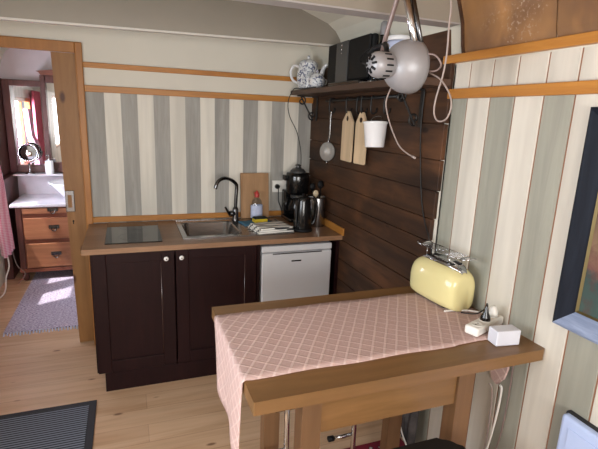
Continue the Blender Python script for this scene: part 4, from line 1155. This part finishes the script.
tag(obj('side_panel', bm, M['mahogz']), 'dark wood side panel left of the washstand', 'panel')

vm = thing('vanity_mirror', 'round chrome shaving mirror on the marble shelf', 'mirror', (-2.283, 2.03, .98), 0)
bm = bmesh.new(); lathe(bm, [(0, 0), (.048, 0), (.046, .008), (.014, .018), (.009, .03), (.008, .11), (0, .11)], 20); obj('stand', bm, M['chrome'], vm, local=True)
bm = bmesh.new(); tube(bm, [(-.098 * math.cos(a), 0, .215 - .105 * math.sin(a)) for a in [PI * k / 16 for k in range(17)]], .005, 8); obj('yoke', bm, M['chrome'], vm, local=True)
RM = T(0, -.01, .215) @ Matrix.Rotation(R(82), 4, 'X')
bm = bmesh.new(); lathe(bm, [(.082, -.006), (.090, -.008), (.092, 0), (.090, .008), (.082, .006)], 28, RM); rm = obj('rim', bm, M['chrome'], vm, local=True)
bm = bmesh.new(); lathe(bm, [(0, -.004), (.084, -.004), (.084, .004), (0, .004)], 28, RM); obj('mirror_disc', bm, M['mirror'], vm, local=True)
sd = thing('soap_dispenser', 'white soap dispenser with chrome pump on the marble shelf', 'dispenser', (-2.10, 2.018, .98))
bm = bmesh.new(); lathe(bm, [(0, 0), (.038, 0), (.041, .005), (.041, .125), (.036, .135), (0, .137)], 20); obj('bottle', bm, M['porcw'], sd, local=True)
bm = bmesh.new(); lathe(bm, [(.014, .136), (.014, .155), (.006, .16), (.006, .195), (0, .196)], 14); tube(bm, [(0, 0, .192), (-.03, -.02, .19)], .006, 8); obj('pump', bm, M['chrome'], sd, local=True)
wb = thing('vessel_basin', 'white conical vessel basin on the marble top', 'basin', (-1.88, 1.80, .757))
bm = bmesh.new(); lathe(bm, [(0, 0), (.07, 0), (.075, .006), (.20, .15), (.215, .165), (.21, .17), (.195, .155), (.07, .014), (0, .01)], 36); obj('bowl', bm, M['porcw'], wb, local=True)
bm = bmesh.new(); lathe(bm, [(0, .0105), (.022, .0105), (.022, .013), (0, .014)], 16); obj('drain', bm, M['chrome'], wb, local=True)

# gingham curtain on the bathroom window, pulled aside
bm = bmesh.new(); cols = []
for i in range(40):
    u = i / 39
    row = []
    for z, xb, y0, y1 in ((1.62, -2.455, .98, 1.20), (1.3, -2.435, .98, 1.22), (1.2, -2.395, .98, 1.23), (1.0, -2.375, .98, 1.24), (.7, -2.365, .98, 1.25), (.40, -2.35, .98, 1.25)):
        row.append(bm.verts.new((xb + .028 * math.sin(u * 27), y0 + (y1 - y0) * u, z + (.01 * math.sin(u * 9) if z < .5 else 0))))
    cols.append(row)
for a, b in zip(cols, cols[1:]):
    for k in range(5): bm.faces.new((a[k], a[k + 1], b[k + 1], b[k])).smooth = True
gm = obj('gingham_curtain', bm, M['gingham']); mm = gm.modifiers.new('t', 'SOLIDIFY'); mm.thickness = .003
tag(gm, 'pink gingham curtain hanging left of the washstand', 'curtain')
bm = bmesh.new(); cols = []
for i in range(30):
    u = i / 29
    cols.append([bm.verts.new((-2.45 + .02 * math.sin(u * 40), .20 + .48 * u, z)) for z in (1.85, 1.4, .9, .5)])
for a, b in zip(cols, cols[1:]):
    for k in range(3): bm.faces.new((a[k], a[k + 1], b[k + 1], b[k])).smooth = True
gm = obj('red_curtain', bm, M['redcurt']); mm = gm.modifiers.new('t', 'SOLIDIFY'); mm.thickness = .003
tag(gm, 'pinkish red curtain at the bathroom window, reflected in the wall mirror', 'curtain')
bm = bmesh.new(); tube(bm, smooth_path([(-2.395, 1.21, .42), (-2.375, 1.2, .36), (-2.37, 1.2, .26), (-2.40, 1.19, .16), (-2.41, 1.18, .06), (-2.43, 1.15, .012), (-2.47, 1.0, .008)], 6), .006, 8)
tag(obj('bathroom_cord', bm, M['cable_w']), 'white cord hanging below the pink gingham curtain', 'cord')
bm = bmesh.new(); tube(bm, smooth_path([(-2.40, 1.45, .45), (-2.385, 1.46, .3), (-2.36, 1.46, .18), (-2.30, 1.45, .10), (-2.36, 1.42, .012)], 6), .004, 8)
tag(obj('grey_cord', bm, M['mauve']), 'thin grey cord in front of the washstand side', 'cord')

# ------------------------------------------------------------ light
w = bpy.data.worlds.new('World'); bpy.context.scene.world = w; w.use_nodes = True
bg = w.node_tree.nodes['Background']; bg.inputs['Color'].default_value = (.80, .88, 1, 1); bg.inputs['Strength'].default_value = .8
def area(name, loc, rot, sx, sy, e, col=(1, 1, 1)):
    l = bpy.data.lights.new(name, 'AREA'); l.shape = 'RECTANGLE'; l.size = sx; l.size_y = sy; l.energy = e; l.color = col
    o = bpy.data.objects.new(name, l); C.objects.link(o); o.location = loc; o.rotation_euler = rot; return o
area('daylight_window_left', (X0 - .12, -2.4, 1.40), (0, R(-90), 0), .9, 1.8, 56, (.89, .94, 1))
area('daylight_window_front', (-1.25, YF - .12, 1.42), (R(90), 0, 0), 1.7, 1.05, 98, (1, .97, .93))
area('daylight_window_bathroom', (X0 - .12, 1.05, 1.35), (0, R(-90), 0), .8, 1.0, 84, (.80, .86, 1))
sun = bpy.data.lights.new('sun', 'SUN'); sun.energy = 7; sun.angle = R(1); sun.color = (1, .95, .9)
so = bpy.data.objects.new('sun', sun); C.objects.link(so)
d = Vector((.50, .25, -1.25)); so.rotation_euler = d.to_track_quat('-Z', 'Y').to_euler()

# ------------------------------------------------------------ camera
cam = bpy.data.cameras.new('Camera'); co = bpy.data.objects.new('Camera', cam); C.objects.link(co)
cam.sensor_width = 36; cam.lens = 456.1694 / 598 * 36; cam.clip_start = .02
Mx = Matrix(((rv.x, uv.x, -fv.x, -1.34452671), (rv.y, uv.y, -fv.y, -3.30297041), (rv.z, uv.z, -fv.z, 1.65502635), (0, 0, 0, 1)))
co.matrix_world = Mx
sc = bpy.context.scene; sc.camera = co
sc.view_settings.view_transform = 'Standard'; sc.view_settings.look = 'None'; sc.view_settings.gamma = 1; sc.view_settings.exposure = 0
sc.view_settings.use_curve_mapping = False
sc.cycles.max_bounces = 8
